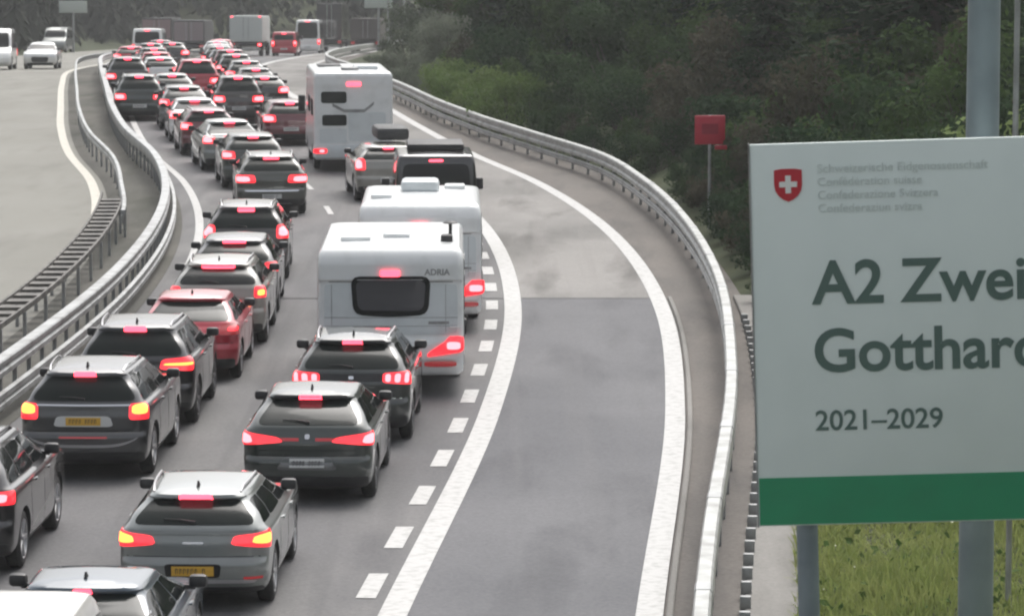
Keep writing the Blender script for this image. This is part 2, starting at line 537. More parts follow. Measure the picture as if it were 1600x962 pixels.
# ------------------------------------------------------------------ plate with illegible dark strokes
def add_plate(sh, root, z, m_, s0=-.26, s1=.26, h=.055, kind='rear'):
    p = sh.patch('licence_plate', m_, root, kind, (s0, s1), (s0, s1), z - h, z + h, .014, 0, 4, 1, .02)
    rr = random.Random(int((z + s0) * 1000))
    x = s0 + .05; mb = MB()
    while x < s1 - .06:
        wd = rr.uniform(.022, .034)
        if rr.random() < .84:
            for (a, b, c, d) in ((x, x + .009, z - h * .55, z + h * .55), (x + wd - .006, x + wd, z - h * rr.uniform(.1, .55), z + h * .55), (x, x + wd, z + h * .38, z + h * .55)):
                q = [sh.pt(kind, v[0], v[1]) + sh.nrm(kind, v[0], v[1]) * .0165 for v in ((a, c), (b, c), (b, d), (a, d))]
                mb.add(q, [(0, 1, 2, 3)])
        x += wd + .019
    if mb.v: mesh_from('lettering', mb.v, mb.f, M['ink'], p)
    return p

def place(px=None, py=None, d=None, t=None, yaw=0.):
    if d is None: x, y = unproject(px, py)
    else: x, y = RC(d) + t, d
    loc = (x, y, zr(y))
    return loc, (math.atan(gslope(y)), 0, -math.atan(slope(y)) + R(yaw + 2.0 * sstep(85, 65, y)))

# ------------------------------------------------------------------ cars
def car(name, label, cat, loc, rot, W=1.82, H=1.5, ro=.82, F=3.5, wb=2.66, belt=1.0, hood=.9, cowl=2.2, wtop=1.35, gtop=-.35, tg=.12, rw=None,
        bump=.6, gc=.2, spl=.045, pnt=None, wr=.33, lights=(), brake=(.17, 0., .028), win=(.10, .10), plate=None, extras=(), rails=None, cladding=True,
        fin=True, drop=(.03, .035), roofm=None, group='cars queueing on the motorway', detail=2, mirrors=True, darkrim=False, bow=.07, crown=.032, spoilm=None, winm=None, front=False, clad_h=.20, boot=0., rr=1.0):
    root = empty(name, loc, rot)
    tag(root, label, cat, group)
    hw = W / 2
    rw = rw or hw * .67
    top = H - .075
    hood = min(hood, belt - .06)
    yb = -ro + tg
    by = yb if not boot else -ro + .08
    rows = [
        (gc - .02, -ro + .30, F - .4, hw * .82, .28 * rr), (gc + .05, -ro + .12, F - .16, hw * .94, .27 * rr), (gc + .18, -ro + .02, F - .04, hw * .985, .25 * rr),
        (bump - .05, -ro, F, hw, .23 * rr), (bump, -ro + .012, F, hw, .23 * rr), (bump + .045, -ro + .055, F - .015, hw, .22 * rr),
        (lerp(bump + .045, hood, .6), -ro + .06, F - .08, hw, .21 * rr), (hood, -ro + .5 * (by + ro) + .03, F - .4, hw * .99, .20 * rr), (belt - .03, by - .015, cowl + .28, hw * .965, .20 * rr),
        (belt, by if not boot else -ro + boot * .55, cowl, hw * .925, .19 * rr)] + ([(belt + .03, -ro + boot, cowl - .06, hw * .915, .18)] if boot else []) + [
        (lerp(belt, top - .085, .5), lerp(-ro + boot if boot else yb, gtop, .44), lerp(cowl, wtop, .52), lerp(hw * .925, rw + .02, .46), .17 * rr),
        (top - .085, gtop, wtop + .06, rw + .02, .16 * rr), (top - .062, gtop - spl, wtop + .03, rw + .01, .16 * rr), (top - .03, gtop - spl + .012, wtop - .04, rw - .025, .16 * rr),
        (top - .010, gtop - spl * .3 + .03, wtop - .14, rw - .07, .15 * rr), (top + .004, gtop + .10, wtop - .30, rw - .14, .14 * rr)]
    sh = Shell(rows, bow=bow, taper=.055, crown=crown, drop=drop, belt=belt + .1, top=top, ym=lerp(gtop, wtop, .65))
    sh.hl_ = sh.hl
    pm = pnt
    body = sh.mesh('body', [pm, M['plastic']], root, (0., wb), wr + .045, nside=26 if detail else 16, dz=.035 if detail else .06)
    # glass
    zt = top - .095; zb_ = belt + (.06 if boot else .035)
    wb_ = hw * .94 - win[0]; wt_ = rw - win[1] + .05
    rwm = winm or M['glass_soft']
    g = sh.patch('rear_window', rwm, root, 'rear', (-wb_, wb_), (-wt_, wt_), zb_, zt, .004, .06, 16, 8)
    if detail > 1:
        mbw = MB(); pts = [sh.pt('rear', a, z) + sh.nrm('rear', a, z) * .02 for a, z in ((.02, zb_ + .02), (-.16, zb_ + .045), (-.36, zb_ + .05))]
        mbw.tube(pts, [.018, .010, .007], 6); mbw.build('wiper', M['plastic'], g, 40)
    for kind in ('right', 'left'):
        lo, hi = yb + .30, cowl - .10
        tl, th = gtop + .16, wtop + .10
        z0, z1 = belt + .02, top - .115
        for (a, b) in ((0., .22), (.245, .60), (.625, 1.)):
            sh.patch('side_window', M['glass'], root, kind, (lerp(lo, hi, a), lerp(lo, hi, b)), (lerp(tl, th, a), lerp(tl, th, b)), z0, z1, .004, .03 if detail else 0, 6, 5)
    if detail > 1 or front:
        sh.patch('windscreen', M['glass'], root, 'front', (-wb_, wb_), (-wt_, wt_), belt + .06, top - .10, .004, .05, 10, 6)
    # lights
    for (L, mats_) in lights:
        for sg in (1, -1):
            b0, b1, t0, t1, z0, z1 = L
            if isinstance(z0, tuple): zf = (lambda a, b: (lambda u: lerp(a, b, u if sg > 0 else 1 - u)))
            fz = []
            for zz in (z0, z1):
                if isinstance(zz, tuple):
                    A, B = zz if sg > 0 else zz[::-1]
                    fz.append((lambda A, B: (lambda u: lerp(A, B, u)))(A, B))
                else: fz.append(zz)
            bb, tt = (b0, b1), (t0, t1)
            if sg < 0: bb, tt = (-b1, -b0), (-t1, -t0)
            tlp = sh.patch('tail_light', M[mats_[0]], root, 'rear', bb, tt, fz[0], fz[1], .012, .12, 12, 5, .02)
            if len(mats_) > 1:
                for (c0, c1, k0, k1) in mats_[2]:
                    a0, a1 = (c0, c1) if sg > 0 else (1 - c1, 1 - c0)
                    e = .012
                    zb2 = (lambda f0, f1, k: (lambda u: lerp(f0(u) if callable(f0) else f0, f1(u) if callable(f1) else f1, k)))
                    def sub(f, a0=a0, a1=a1): return (lambda u: f(lerp(a0, a1, u)))
                    sh.patch('lamp', M[mats_[1]], tlp, 'rear', (lerp(*bb, a0), lerp(*bb, a1)), (lerp(*tt, a0), lerp(*tt, a1)),
                             sub(zb2(fz[0], fz[1], k0)), sub(zb2(fz[0], fz[1], k1)), .016, .42, 8, 4, .006)
    if brake:
        bz = top - .062 + brake[1]
        sh.patch('brake_light', M['bar'], root, 'rear', (-brake[0], brake[0]), (-brake[0], brake[0]), bz - brake[2], bz + brake[2], .016, .1, 10, 2, .03)
    if spoilm:
        sh.patch('spoiler', spoilm, root, 'rear', (-rw + .06, rw - .06), (-rw + .08, rw - .08), top - .085, top - .03, .008, .05, 10, 3, .02)
    if cladding:
        sh.patch('bumper_cladding', M['plastic'], root, 'rear', (-hw + .02, hw - .02), (-hw + .02, hw - .02), gc, gc + clad_h, .007, .06, 14, 4)
        for kind in ('right', 'left'):
            sh.patch('sill', M['plastic'], root, kind, (wr + .1, wb - wr - .1), (wr + .1, wb - wr - .1), gc, gc + .11, .006, 0, 5, 2)
    if plate: add_plate(sh, root, plate[0], M[plate[1]], plate[2] if len(plate) > 2 else -.26, plate[3] if len(plate) > 3 else .26)
    for e in extras:
        nm, mm, b, t, z0, z1 = e[:6]; o = e[6] if len(e) > 6 else {}
        sh.patch(nm, mm if not isinstance(mm, str) else M[mm], root, o.pop('kind', 'rear') if False else o.get('kind', 'rear'), b, t, z0, z1, o.get('off', .006), o.get('rad', 0), o.get('nu', 10), o.get('nv', 2), o.get('depth', .012))
    if detail > 1:
        sh.patch('panel_gap', M['seam'], root, 'rear', (-hw * .9, hw * .9), (-hw * .9, hw * .9), bump + .055, bump + .064, .003, 0, 14, 1, .006)
        for kind in ('right', 'left'):
            for (a, tt) in ((.52, .40), (1.45, 1.38), (2.28, 2.24)):
                sh.patch('door_gap', M['seam'], root, kind, (a, a + .01), (tt, tt + .01), gc + .14, belt - .01, .002, 0, 1, 6, .004)
            for y in (.72, 1.68):
                sh.patch('door_handle', pm, root, kind, (y, y + .18), (y, y + .18), belt - .13, belt - .10, .03, .2, 5, 2, .03)
    # roof rails, fin
    if rails:
        for sg in (-1, 1):
            mb = MB(); pts = []
            for i in range(9):
                y = lerp(gtop + .12, wtop - .3, i / 8)
                p = sh.side(y, top - .03, sg); zz = .055 if 0 < i < 8 else .005
                pts.append((p.x - sg * .02, y, p.z + zz))
            mb.tube(pts, .018, 6); mb.build('roof_rail', rails, root, 50)
    if fin:
        mb = MB(); y = gtop + .18; z = sh.side(gtop + .35, top, 1).z + crown * .55
        mb.add([(-.022, y, z - .02), (.022, y, z - .02), (.022, y + .17, z - .02), (-.022, y + .17, z - .02), (-.008, y + .02, z + .075), (.008, y + .02, z + .075), (.008, y + .06, z + .07), (-.008, y + .06, z + .07)],
               [(0, 3, 2, 1), (4, 5, 6, 7), (0, 1, 5, 4), (1, 2, 6, 5), (2, 3, 7, 6), (3, 0, 4, 7)])
        mb.build('antenna_fin', M['plastic'], root, 50)
    if mirrors:
        for sg in (-1, 1):
            p = sh.side(cowl - .28, belt + .05, sg)
            mb = MB(); x0, x1 = sorted((p.x + sg * .05, p.x + sg * .25))
            mb.box(x0, x1, p.y - .05, p.y + .07, belt + .02, belt + .16)
            mo = mb.build('wing_mirror', M['plastic'], root, bevel=.045)
            mb = MB(); xa, xb = sorted((p.x - sg * .05, p.x + sg * .12)); mb.box(xa, xb, p.y, p.y + .05, belt + .0, belt + .05)
            mb.build('stalk', M['plastic'], mo)
    for y in (0., wb):
        for sg in (-1, 1):
            xx = abs(sh.side(y, .4, 1).x)
            add_wheel(root, sg * (xx - .105), y, wr, darkrim)
    if front:
        sh.patch('grille', M['plastic'], root, 'front', (-.45, .45), (-.5, .5), .38, .66, .012, .15, 8, 3)
        for sg in (-1, 1):
            a, b = sorted((sg * .5, sg * (hw - .02)))
            sh.patch('headlight', M['head'], root, 'front', (a, b), (a, b), .66, .80, .012, .2, 6, 3)
        sh.patch('bumper_intake', M['plastic'], root, 'front', (-.7, .7), (-.75, .75), .2, .34, .012, .1, 8, 3)
    root['_'] = 0; del root['_']
    return root, sh

# ================================================================== THE SETTING
def tz(x, y):
    t = x - RC(y); z = zr(y)
    rf = RAILF(y)
    if t > rf + .55:
        u = t - rf - .55
        k = lerp(.10, .30, sstep(55, 80, y))
        z += -.03 + min(u * k, 9 + .05 * u)
    elif t < -24:
        u = -24 - t
        z += -.10 + min(u * .12, 12)
    else: z += -.14
    if y > 352: z += min((y - 352) * .16, 14) * 1.0
    if y < 22: z = min(z, -.5)
    return z

def terrain():
    ys = [-60, -20, 0, 15, 20] + list(np.arange(22, 130, 1.0)) + list(np.arange(130, 300, 2.5)) + list(np.arange(300, 480, 6)) + [520, 600, 800, 1200, 2400]
    ts = [-900, -300, -120, -60, -40, -30, -26, -24.05, -23.9, -17, -12, -6, -1] + [0.0, .6] + list(np.arange(0.9, 14, .45)) + [15, 17, 20, 24, 30, 40, 60, 120, 300, 900]
    vs = []; fs = []; n = len(ts)
    for y in ys:
        for t in ts:
            x = RC(y) + t
            vs.append((x, y, tz(x, y) + (random.uniform(-.05, .05) if (t > RAILF(y) + 1.6) else 0)))
    for i in range(len(ys) - 1):
        for j in range(n - 1):
            fs.append((i*n+j, i*n+j+1, (i+1)*n+j+1, (i+1)*n+j))
    g = mat('ground_soil', (.030, .040, .018), .95, 0, .2, noise=(.8, (.055, .062, .032), .35, .7, 8), bump=(6, .6, .06))
    o = mesh_from('ground', vs, fs, g, None, 60)
    tag(o, kind='structure')
terrain()

def ribbon(name, ta, tb, y0, y1, dz, m_, parent=None, step=1.0, nx=1):
    fa = ta if callable(ta) else (lambda y: ta)
    fb = tb if callable(tb) else (lambda y: tb)
    n = max(2, int(round((y1 - y0) / step)) + 1)
    vs = []; fs = []
    for i in range(n):
        y = lerp(y0, y1, i / (n - 1)); s_ = slope(y); q = 1 / math.hypot(1, s_)
        for j in range(nx + 1):
            t = lerp(fa(y), fb(y), j / nx)
            vs.append((RC(y) + t, y, zr(y) + dz))
    for i in range(n - 1):
        for j in range(nx):
            a = i * (nx + 1) + j
            fs.append((a, a + 1, a + nx + 2, a + nx + 1))
    return mesh_from(name, vs, fs, m_, parent, 60)

road = tag(ribbon('motorway_road', -10.45, lambda y: RAILF(y) - .05, 20, 420, 0, M['lane'], nx=6), kind='structure')
verge = tag(ribbon('verge_strip', .12, lambda y: RAILF(y) + .95, 20, 420, .004, M['verge'], nx=2), kind='structure')
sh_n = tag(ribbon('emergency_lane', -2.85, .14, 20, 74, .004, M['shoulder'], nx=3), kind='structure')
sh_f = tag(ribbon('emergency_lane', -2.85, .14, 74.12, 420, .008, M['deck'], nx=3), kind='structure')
onc = tag(ribbon('oncoming_road', -24, -12.35, 20, 420, 0, M['oncoming'], nx=4), kind='structure')
med = tag(ribbon('median_strip', -12.35, -10.45, 20, 420, .01, M['median'], nx=3), kind='structure')
ribbon('expansion_joint', -10.4, .1, 74.0, 74.10, .011, M['joint'], road, .09)
# markings
ribbon('edge_line', -3.17, -2.83, 20, 420, .013, M['line'], road)
ribbon('outer_edge_line', -.19, .13, 20, 420, .013, M['line'], road)
ribbon('inner_edge_line', -10.12, -9.92, 20, 420, .008, M['line'], road)
ribbon('oncoming_edge_line', -12.78, -12.52, 74, 420, .008, M['kerb_paint'], onc)
y = 32.7
while y < 140:
    ribbon('dash', -3.54, -3.30, y, y + 1.55, .009, M['line'], road, .5); y += 3.28
y = 77.8
while y < 230:
    ribbon('lane_dash', -6.70, -6.55, y, y + 2.4, .009, M['line'], road, .6); y += 7.65
# kerb beside the outer line
def extrude(name, tf, prof, y0, y1, m_, parent=None, step=1.0, z=0.0, closed=True, smooth=35):
    n = max(2, int(round((y1 - y0) / step)) + 1); k = len(prof)
    vs = []; fs = []
    for i in range(n):
        y = lerp(y0, y1, i / (n - 1)); s_ = slope(y)
        ax = Vector((1, -s_, 0)).normalized()
        for (dx, dz) in prof:
            p = Vector((RC(y) + tf(y), y, zr(y) + z)) + ax * dx
            vs.append((p.x, p.y, p.z + dz))
    for i in range(n - 1):
        for j in range(k if closed else k - 1):
            fs.append((i*k + j, i*k + (j+1) % k, (i+1)*k + (j+1) % k, (i+1)*k + j))
    if closed: fs.append(tuple(range(k - 1, -1, -1))); fs.append(tuple((n-1)*k + j for j in range(k)))
    return mesh_from(name, vs, fs, m_, parent, smooth, recalc=True)

kerb = extrude('kerb', lambda y: .165, [(0, 0.0), (0, .04), (.015, .055), (.07, .055), (.085, .04), (.085, 0)], 20, 74, M['concrete'])
tag(kerb, kind='structure')

# guardrails
POST = MB(); POST.box(-.03, .03, -.05, .05, -.15, .60); _p = POST.build('post', M['post'], None, 30); POSTM = _p.data; bpy.data.objects.remove(_p)
def posts(root, tf, y0, y1, step, me=None, zs=1.0):
    y = y0
    while y < y1:
        o = bpy.data.objects.new('post', me or POSTM); COL.objects.link(o); o.parent = root
        o.location = (RC(y) + tf(y), y, zr(y)); o.rotation_euler = (0, 0, -math.atan(slope(y))); o.scale = (1, 1, zs)
        y += step
BEAM_R = [(0.02, .80), (0, .775), (0, .70), (.055, .665), (.055, .60), (0, .565), (0, .49), (.03, .46), (.16, .46), (.19, .50), (.19, .765), (.165, .80)]
LOW_R = [(.05, .36), (.03, .34), (.03, .30), (.06, .28), (.03, .26), (.03, .22), (.05, .20), (.09, .20), (.09, .36)]
gr = tag(empty('guardrail'), 'pale galvanised box beam guardrail curving along the right of the emergency lane', 'guardrail', 'guardrails')
bm_ = extrude('beam', RAILF, BEAM_R, 22, 330, M['galv_pale'], gr)
extrude('lower_beam', RAILF, LOW_R, 22, 330, M['galv'], gr)
posts(gr, lambda y: RAILF(y) + .13, 30, 150, 2.0)
# splice sleeves
y = 33.0
while y < 130:
    extrude('splice_plate', RAILF, [(dx - .006 if dx < .08 else dx + .006, dz + (.006 if dz > .7 else 0)) for dx, dz in BEAM_R], y, y + .42, M['galv'], bm_, .21); y += 6.0

gm = tag(empty('guardrail'), 'two tier galvanised guardrail between the queue and the median', 'guardrail', 'guardrails')
mir = lambda prof: [(-dx, dz) for dx, dz in prof]
extrude('beam', lambda y: -10.75, mir([(0.02, .86), (0, .84), (0, .78), (.05, .75), (.05, .71), (0, .68), (0, .60), (.03, .58), (.20, .58), (.22, .62), (.22, .83), (.20, .86)]), 40, 330, M['galv'], gm)
extrude('lower_beam', lambda y: -10.60, mir([(0.0, .44), (0, .36), (.04, .34), (.04, .30), (0, .28), (0, .20), (.03, .18), (.08, .18), (.08, .45)]), 40, 330, M['galv'], gm)
posts(gm, lambda y: -10.86, 50, 150, 1.33, zs=1.1)

gl = tag(empty('guardrail'), 'thin pale guardrail on the oncoming side of the median', 'guardrail', 'guardrails')
extrude('beam', lambda y: -12.05 + .25 * sstep(96, 84, y), [(0, .75), (-.02, .73), (-.02, .66), (.03, .63), (-.02, .60), (-.02, .52), (0, .50), (.04, .50), (.09, .74), (.08, .75)], 86, 330, M['galv'], gl)
posts(gl, lambda y: -11.99 + .25 * sstep(96, 84, y), 87, 150, 2.0)

ld = tag(empty('ladder_barrier'), 'dark weathered steel barrier with ladder-like rungs beside the oncoming road', 'barrier', 'guardrails')
extrude('side_rail', lambda y: -12.50, [(0, .60), (0, .70), (.05, .70), (.05, .60)], 40, 92, M['galv_dark'], ld)
extrude('side_rail', lambda y: -11.95, [(0, .60), (0, .70), (.05, .70), (.05, .60)], 40, 92, M['galv_dark'], ld)
RUNG = MB(); RUNG.box(-.25, .24, -.22, .22, .60, .66); _p = RUNG.build('rung', M['galv_dark'], None, 30); RUNGM = _p.data; bpy.data.objects.remove(_p)
y = 48
while y < 91:
    o = bpy.data.objects.new('rung', RUNGM); COL.objects.link(o); o.parent = ld
    o.location = (RC(y) - 12.20, y, zr(y)); o.rotation_euler = (0, 0, -math.atan(slope(y))); y += 1.0
posts(ld, lambda y: -12.47, 48, 92, 2.66)
posts(ld, lambda y: -11.92, 48, 92, 2.66)

# concrete strip behind the right guardrail with stub posts
cs = tag(extrude('concrete_strip', lambda y: RAILF(y) + .52, [(0, -.2), (0, .06), (.02, .08), (.62, .08), (.64, .05), (.64, -.2)], 22, 74, M['concrete']), kind='structure')
STUB = MB(); STUB.box(-.06, .07, -.05, .05, .0, .17); _p = STUB.build('stub', M['post'], None, bevel=.012); STUBM = _p.data; bpy.data.objects.remove(_p)
sr = tag(empty('stub_post_row'), 'row of short dark steel brackets along the pale concrete edge behind the guardrail', 'brackets')
y = 38
while y < 70:
    o = bpy.data.objects.new('bracket', STUBM); COL.objects.link(o); o.parent = sr
    o.location = (RC(y) + RAILF(y) + .53, y, .05); o.rotation_euler = (0, 0, -math.atan(slope(y))); y += .9

# ================================================================== PROJECT SIGN
SD = 36.0
def sgp(px, py):  # point of the sign's plane for a pixel (plane y = SD)
    u = (px - 800) / FPX; v = (481 - py) / FPX
    cp, sp = math.cos(R(PITCH)), math.sin(R(PITCH))
    k = SD / (cp + v * sp)
    return u * k, CAM_H + (-sp + v * cp) * k
x0, ztop = sgp(1171, 226); xb, zbot = sgp(1186, 822)
SH = ztop - zbot; SW = 5.2
ROLL = math.atan2(xb - x0, ztop - zbot)
sg_root = empty('information_sign', (xb, SD, zbot), (0, -ROLL * .9, 0))
# local frame: x right along the sheet, z up, face towards -y; small yaw to the road
sg_root.rotation_euler = (0, -ROLL, R(-2.2))
tag(sg_root, 'large white roadworks sign with red crest and green band reading A2 Gotthard', 'sign')
u_ = SH / 597.0   # metres per photograph pixel
mb = MB(); mb.box(0, SW, 0, .06, 0, SH); mb.build('panel', M['sign_white'], sg_root, bevel=.008)
mb = MB(); mb.box(.012, SW - .012, -.006, .0, .0 + .012, 76 * u_); mb.build('green_band', M['sign_green'], sg_root)
mb = MB(); mb.box(-.014, 0, -.01, .07, -.01, SH + .01); mb.box(SW, SW + .014, -.01, .07, -.01, SH + .01); mb.build('frame', M['galv'], sg_root)

def text(parent, s_, x, z, size, m_, bold=.0, name='lettering', y=-.006, xs=1.0, w=None):
    c = bpy.data.curves.new(name, 'FONT'); c.body = s_; c.size = size; c.offset = bold; c.resolution_u = 6; c.extrude = .002
    o = bpy.data.objects.new(name, c); COL.objects.link(o)
    dg = bpy.context.evaluated_depsgraph_get()
    me = bpy.data.meshes.new_from_object(o.evaluated_get(dg)); bpy.data.objects.remove(o)
    if w:
        wx = max(v.co.x for v in me.vertices) - min(v.co.x for v in me.vertices); xs = w / wx
    ob = link(name, me, m_, parent); ob.location = (x, y, z); ob.rotation_euler = (R(90), 0, 0); ob.scale = (xs, 1, 1)
    return ob
def cap_h(size): return size * .70
S1 = 66 * u_ / .70
text(sg_root, 'A2 Zweite Röhre', (1273 - 1180) * u_, (822 - 471) * u_ - .02, S1, M['sign_text'], .012)
text(sg_root, 'Gotthard', (1273 - 1183) * u_, (822 - 577) * u_ - .02, S1, M['sign_text'], .012)
S2 = 31 * u_ / .70
text(sg_root, '2021–2029', (1275 - 1184) * u_, (822 - 671) * u_ - .01, S2, M['sign_text'], .0035)
for i, (s_, wd) in enumerate((('Schweizerische Eidgenossenschaft', 262), ('Confédération suisse', 160), ('Confederazione Svizzera', 185), ('Confederaziun svizra', 160))):
    text(sg_root, s_, (1277 - 1174) * u_, (822 - 271 - i * 20.5) * u_, 13 * u_ / .7, M['sign_grey'], .0, w=wd * u_)
def crest():
    cx, cz, h = (1232 - 1174) * u_, (822 - 289) * u_, 50 * u_
    w_ = 43 * u_
    pts = [(-.5, .46), (-.25, .5), (.25, .5), (.5, .46), (.5, .0), (.46, -.18), (.34, -.34), (.18, -.45), (0, -.52), (-.18, -.45), (-.34, -.34), (-.46, -.18), (-.5, 0)]
    n = len(pts)
    vs = [(cx + a * w_, -.010, cz + b * h) for a, b in pts] + [(cx + a * w_, 0, cz + b * h) for a, b in pts]
    fs = [tuple(range(n)), tuple(range(2*n - 1, n - 1, -1))] + [(i, i + n, (i+1) % n + n, (i+1) % n) for i in range(n)]
    c = mesh_from('crest', vs, fs, M['crest'], sg_root, recalc=True)
    mb = MB(); a, b = .10 * w_, .32 * w_
    mb.box(cx - b, cx + b, -.016, -.0105, cz - a + .02*h, cz + a + .02*h); mb.box(cx - a, cx + a, -.0165, -.0102, cz - b + .02*h, cz + b + .02*h)
    mb.build('white_cross', M['crest_white'], c)
crest()
for (px, rad) in ((1262, .11), (1790, .11), (1930, .11)):
    lx = (px - 1186) * u_
    if lx > SW: continue
    gx = xb + lx; gz = tz(gx, SD + .2)
    mb = MB(); mb.tube([(lx, .17, SH * .95), (lx, .17, gz - zbot - .4)], rad, 12); mb.build('post', M['steel_blue'], sg_root, 40)

def mast(px, y, rad, top, label, m_, name='mast'):
    x = (px - 800) / FPX * y * .993
    g = tz(x, y)
    r = tag(empty(name, (x, y, g)), label, 'mast')
    mb = MB(); mb.tube([(0, 0, -.3), (0, 0, top * .5), (0, 0, top)], [rad, rad * .93, rad * .86], 14); mb.build('shaft', m_, r, 40)
    mb = MB(); mb.box(-rad * 1.7, rad * 1.7, -rad * 1.7, rad * 1.7, -.1, .05); mb.build('base_plate', m_, r, bevel=.01)
mast(1541, 38.5, .19, 9.5, 'thick blue-grey steel mast standing right behind the white roadworks sign', M['steel_blue'])
mast(1593, 40.5, .035, 9.0, 'very thin grey pole at the right behind the roadworks sign', M['galv'], 'pole')

# small red square sign on a thin pole beside the right guardrail
x, y = 4.78, 88.0
rs = tag(empty('warning_sign', (x, y, tz(x, y)), (0, 0, R(6))), 'small red square sign on a thin pole beyond the right guardrail', 'sign')
mb = MB(); mb.tube([(0, .03, -.3), (0, .03, 2.75)], .04, 10); mb.build('pole', M['galv'], rs, 40)
mb = MB(); mb.box(-.37, .37, -.02, .01, 2.05, 2.75); pn = mb.build('panel', M['red_sign'], rs, bevel=.02)
mb = MB(); mb.box(-.20, .20, -.026, -.021, 2.30, 2.55); mb.build('dark_mark', M['dark_red'], pn)
mb = MB(); mb.box(.12, .42, -.02, .01, 1.92, 2.03); mb.build('lower_plate', M['red_sign'], rs, bevel=.01)
mb = MB(); mb.box(-.06, .06, .0, .08, 2.2, 2.26); mb.build('clamp', M['post'], rs)

# ================================================================== VEHICLES
P = dict(
    silver=paint('silver_grey', (.205, .222, .215), .4, .3), dark=paint('anthracite', (.040, .042, .044), .2), black=paint('black', (.007, .007, .008), .0),
    green=paint('dark_green', (.020, .030, .026), .2), deepgreen=paint('green_black', (.010, .016, .014), .1), red=paint('red', (.42, .010, .03), .1),
    white=paint('white', (.72, .73, .72), 0., .3), bluegrey=paint('blue_grey', (.045, .068, .09), .25), champagne=paint('champagne', (.27, .265, .24), .35),
    olive=paint('olive', (.060, .064, .055), .25), brown=paint('bronze', (.040, .034, .032), .2), grey=paint('mid_grey', (.11, .115, .115), .3), maroon=paint('maroon', (.11, .008, .016), .15),
    cream=paint('cream_white', (.74, .73, .70), 0., .35))
G_ = 'cars queueing on the motorway'
L_ = []

# --- right lane -------------------------------------------------------------------------------
SUVL = dict(W=1.86, H=1.66, ro=.88, F=3.55, wb=2.68, belt=1.10, hood=1.02, cowl=2.2, wtop=1.35, gtop=-.42, tg=.10, bump=.66, gc=.23, wr=.36)

# silver hatchback estate with a yellow plate
loc, rot = place(d=42.5, t=-5.36)
r_, s_ = car('hatchback', 'silver-grey hatchback with orange tail lights and yellow plate beside the dashed line', 'car', loc, rot, W=1.82, H=1.44, ro=.86, F=3.5, wb=2.65, belt=.98, hood=.9, gtop=-.40, tg=.10, bump=.60,
    pnt=P['silver'], wr=.335, brake=(.22, .0, .03), plate=(.50, 'plate_y'), rails=M['rim'], spl=.07, rr=1.25, clad_h=.10,
    lights=[((.46, 1.06, .50, 1.08, (.80, .74), (.90, .955)), ('red', 'orange', [(.42, .92, .25, .85)]))],
    extras=[('number_recess', 'seam', (-.33, .33), (-.35, .35), .42, .58, dict(rad=.08)), ('badge', 'chrome', (-.13, .13), (-.13, .13), .805, .83, dict(rad=.2)), ('chrome_trim', 'silver_trim' if False else P['silver'], (-.80, .80), (-.80, .80), .95, .975, dict(off=.02, rad=.05)),
            ('bumper_lip', M['rim'], (-.72, .72), (-.78, .78), .36, .40, dict(off=.02, rad=.1, nv=3)), ('reflector', 'red_faint', (.62, .86), (.62, .86), .40, .43), ('reflector', 'red_faint', (-.86, -.62), (-.86, -.62), .40, .43)])

# dark green coupe crossover
loc, rot = place(d=49.9, t=-4.95)
car('coupe_crossover', 'dark green coupe-like crossover with slim wrapped tail lights and white plate', 'car', loc, rot, W=1.84, H=1.53, ro=.86, F=3.52, wb=2.67, belt=1.04, hood=.95, gtop=-.14, tg=.16, bump=.62, wtop=1.3,
    pnt=P['green'], wr=.35, brake=(.17, .0, .032), spl=.07, rr=1.2, plate=(.58, 'plate_w', -.25, .25), spoilm=M['plastic'], win=(.13, .12), winm=M['glass_soft'], darkrim=True,
    lights=[((.34, 1.04, .42, 1.06, (.86, .80), (.92, 1.0)), ('red', 'core', [(.62, .95, .15, .85)])), ],
    extras=[('badge', 'chrome', (-.035, .035), (-.035, .035), .90, .965, dict(rad=.4, nu=8)), ('plate_recess', P['grey'], (-.45, .45), (-.33, .33), .49, .66, dict(rad=.1)),
            ('crease', 'seam', (-.85, .85), (-.85, .85), .745, .755, dict(off=.004)), ('tail_band', 'red_faint', (-.36, -.12), (-.40, -.12), .875, .915), ('tail_band', 'red_faint', (.12, .36), (.12, .40), .875, .915)])

# dark SUV with claw lights
loc, rot = place(d=55.3, t=-4.93)
car('suv', 'black-green SUV with claw-striped tail lights directly behind the white caravan', 'car', loc, rot, **{**SUVL, 'W': 1.86, 'H': 1.64, 'gtop': -.32, 'tg': .12}, pnt=P['deepgreen'], brake=(.17, .0, .03), rails=M['rim'], spl=.07, rr=1.1, spoilm=M['plastic'],
    lights=[((.50, 1.02, .50, 1.04, (.94, .90), (1.08, 1.10)), ('red', 'core', [(.08, .24, .12, .88), (.36, .52, .12, .88), (.64, .80, .12, .88)]))], plate=(.56, 'plate_w', -.25, .25), darkrim=True,
    extras=[('tail_band', 'plastic', (-.5, .5), (-.5, .5), .96, 1.07, dict(rad=.03)), ('badge', 'chrome', (-.04, .04), (-.04, .04), .99, 1.04, dict(rad=.3, off=.012)), ('bumper_chrome_strip', 'chrome', (-.8, .8), (-.8, .8), .70, .715)])  # the last thin strip is chrome trim above the rear bumper

# blue grey car at the bottom edge
loc, rot = place(d=36.2, t=-5.62)
car('saloon_car', 'blue-grey car with roof aerial cut off by the bottom of the photo', 'car', loc, rot, W=1.8, H=1.45, ro=.85, F=3.45, belt=.98, gtop=.12, tg=.1, boot=.40, rr=1.2, pnt=P['bluegrey'], brake=(.10, -.01, .03), fin=True, wr=.33, bump=.6,
    lights=[((.46, 1.04, .50, 1.06, .78, .94), ('red', 'core', [(.5, .9, .2, .8)]))], plate=(.55, 'plate_w'))

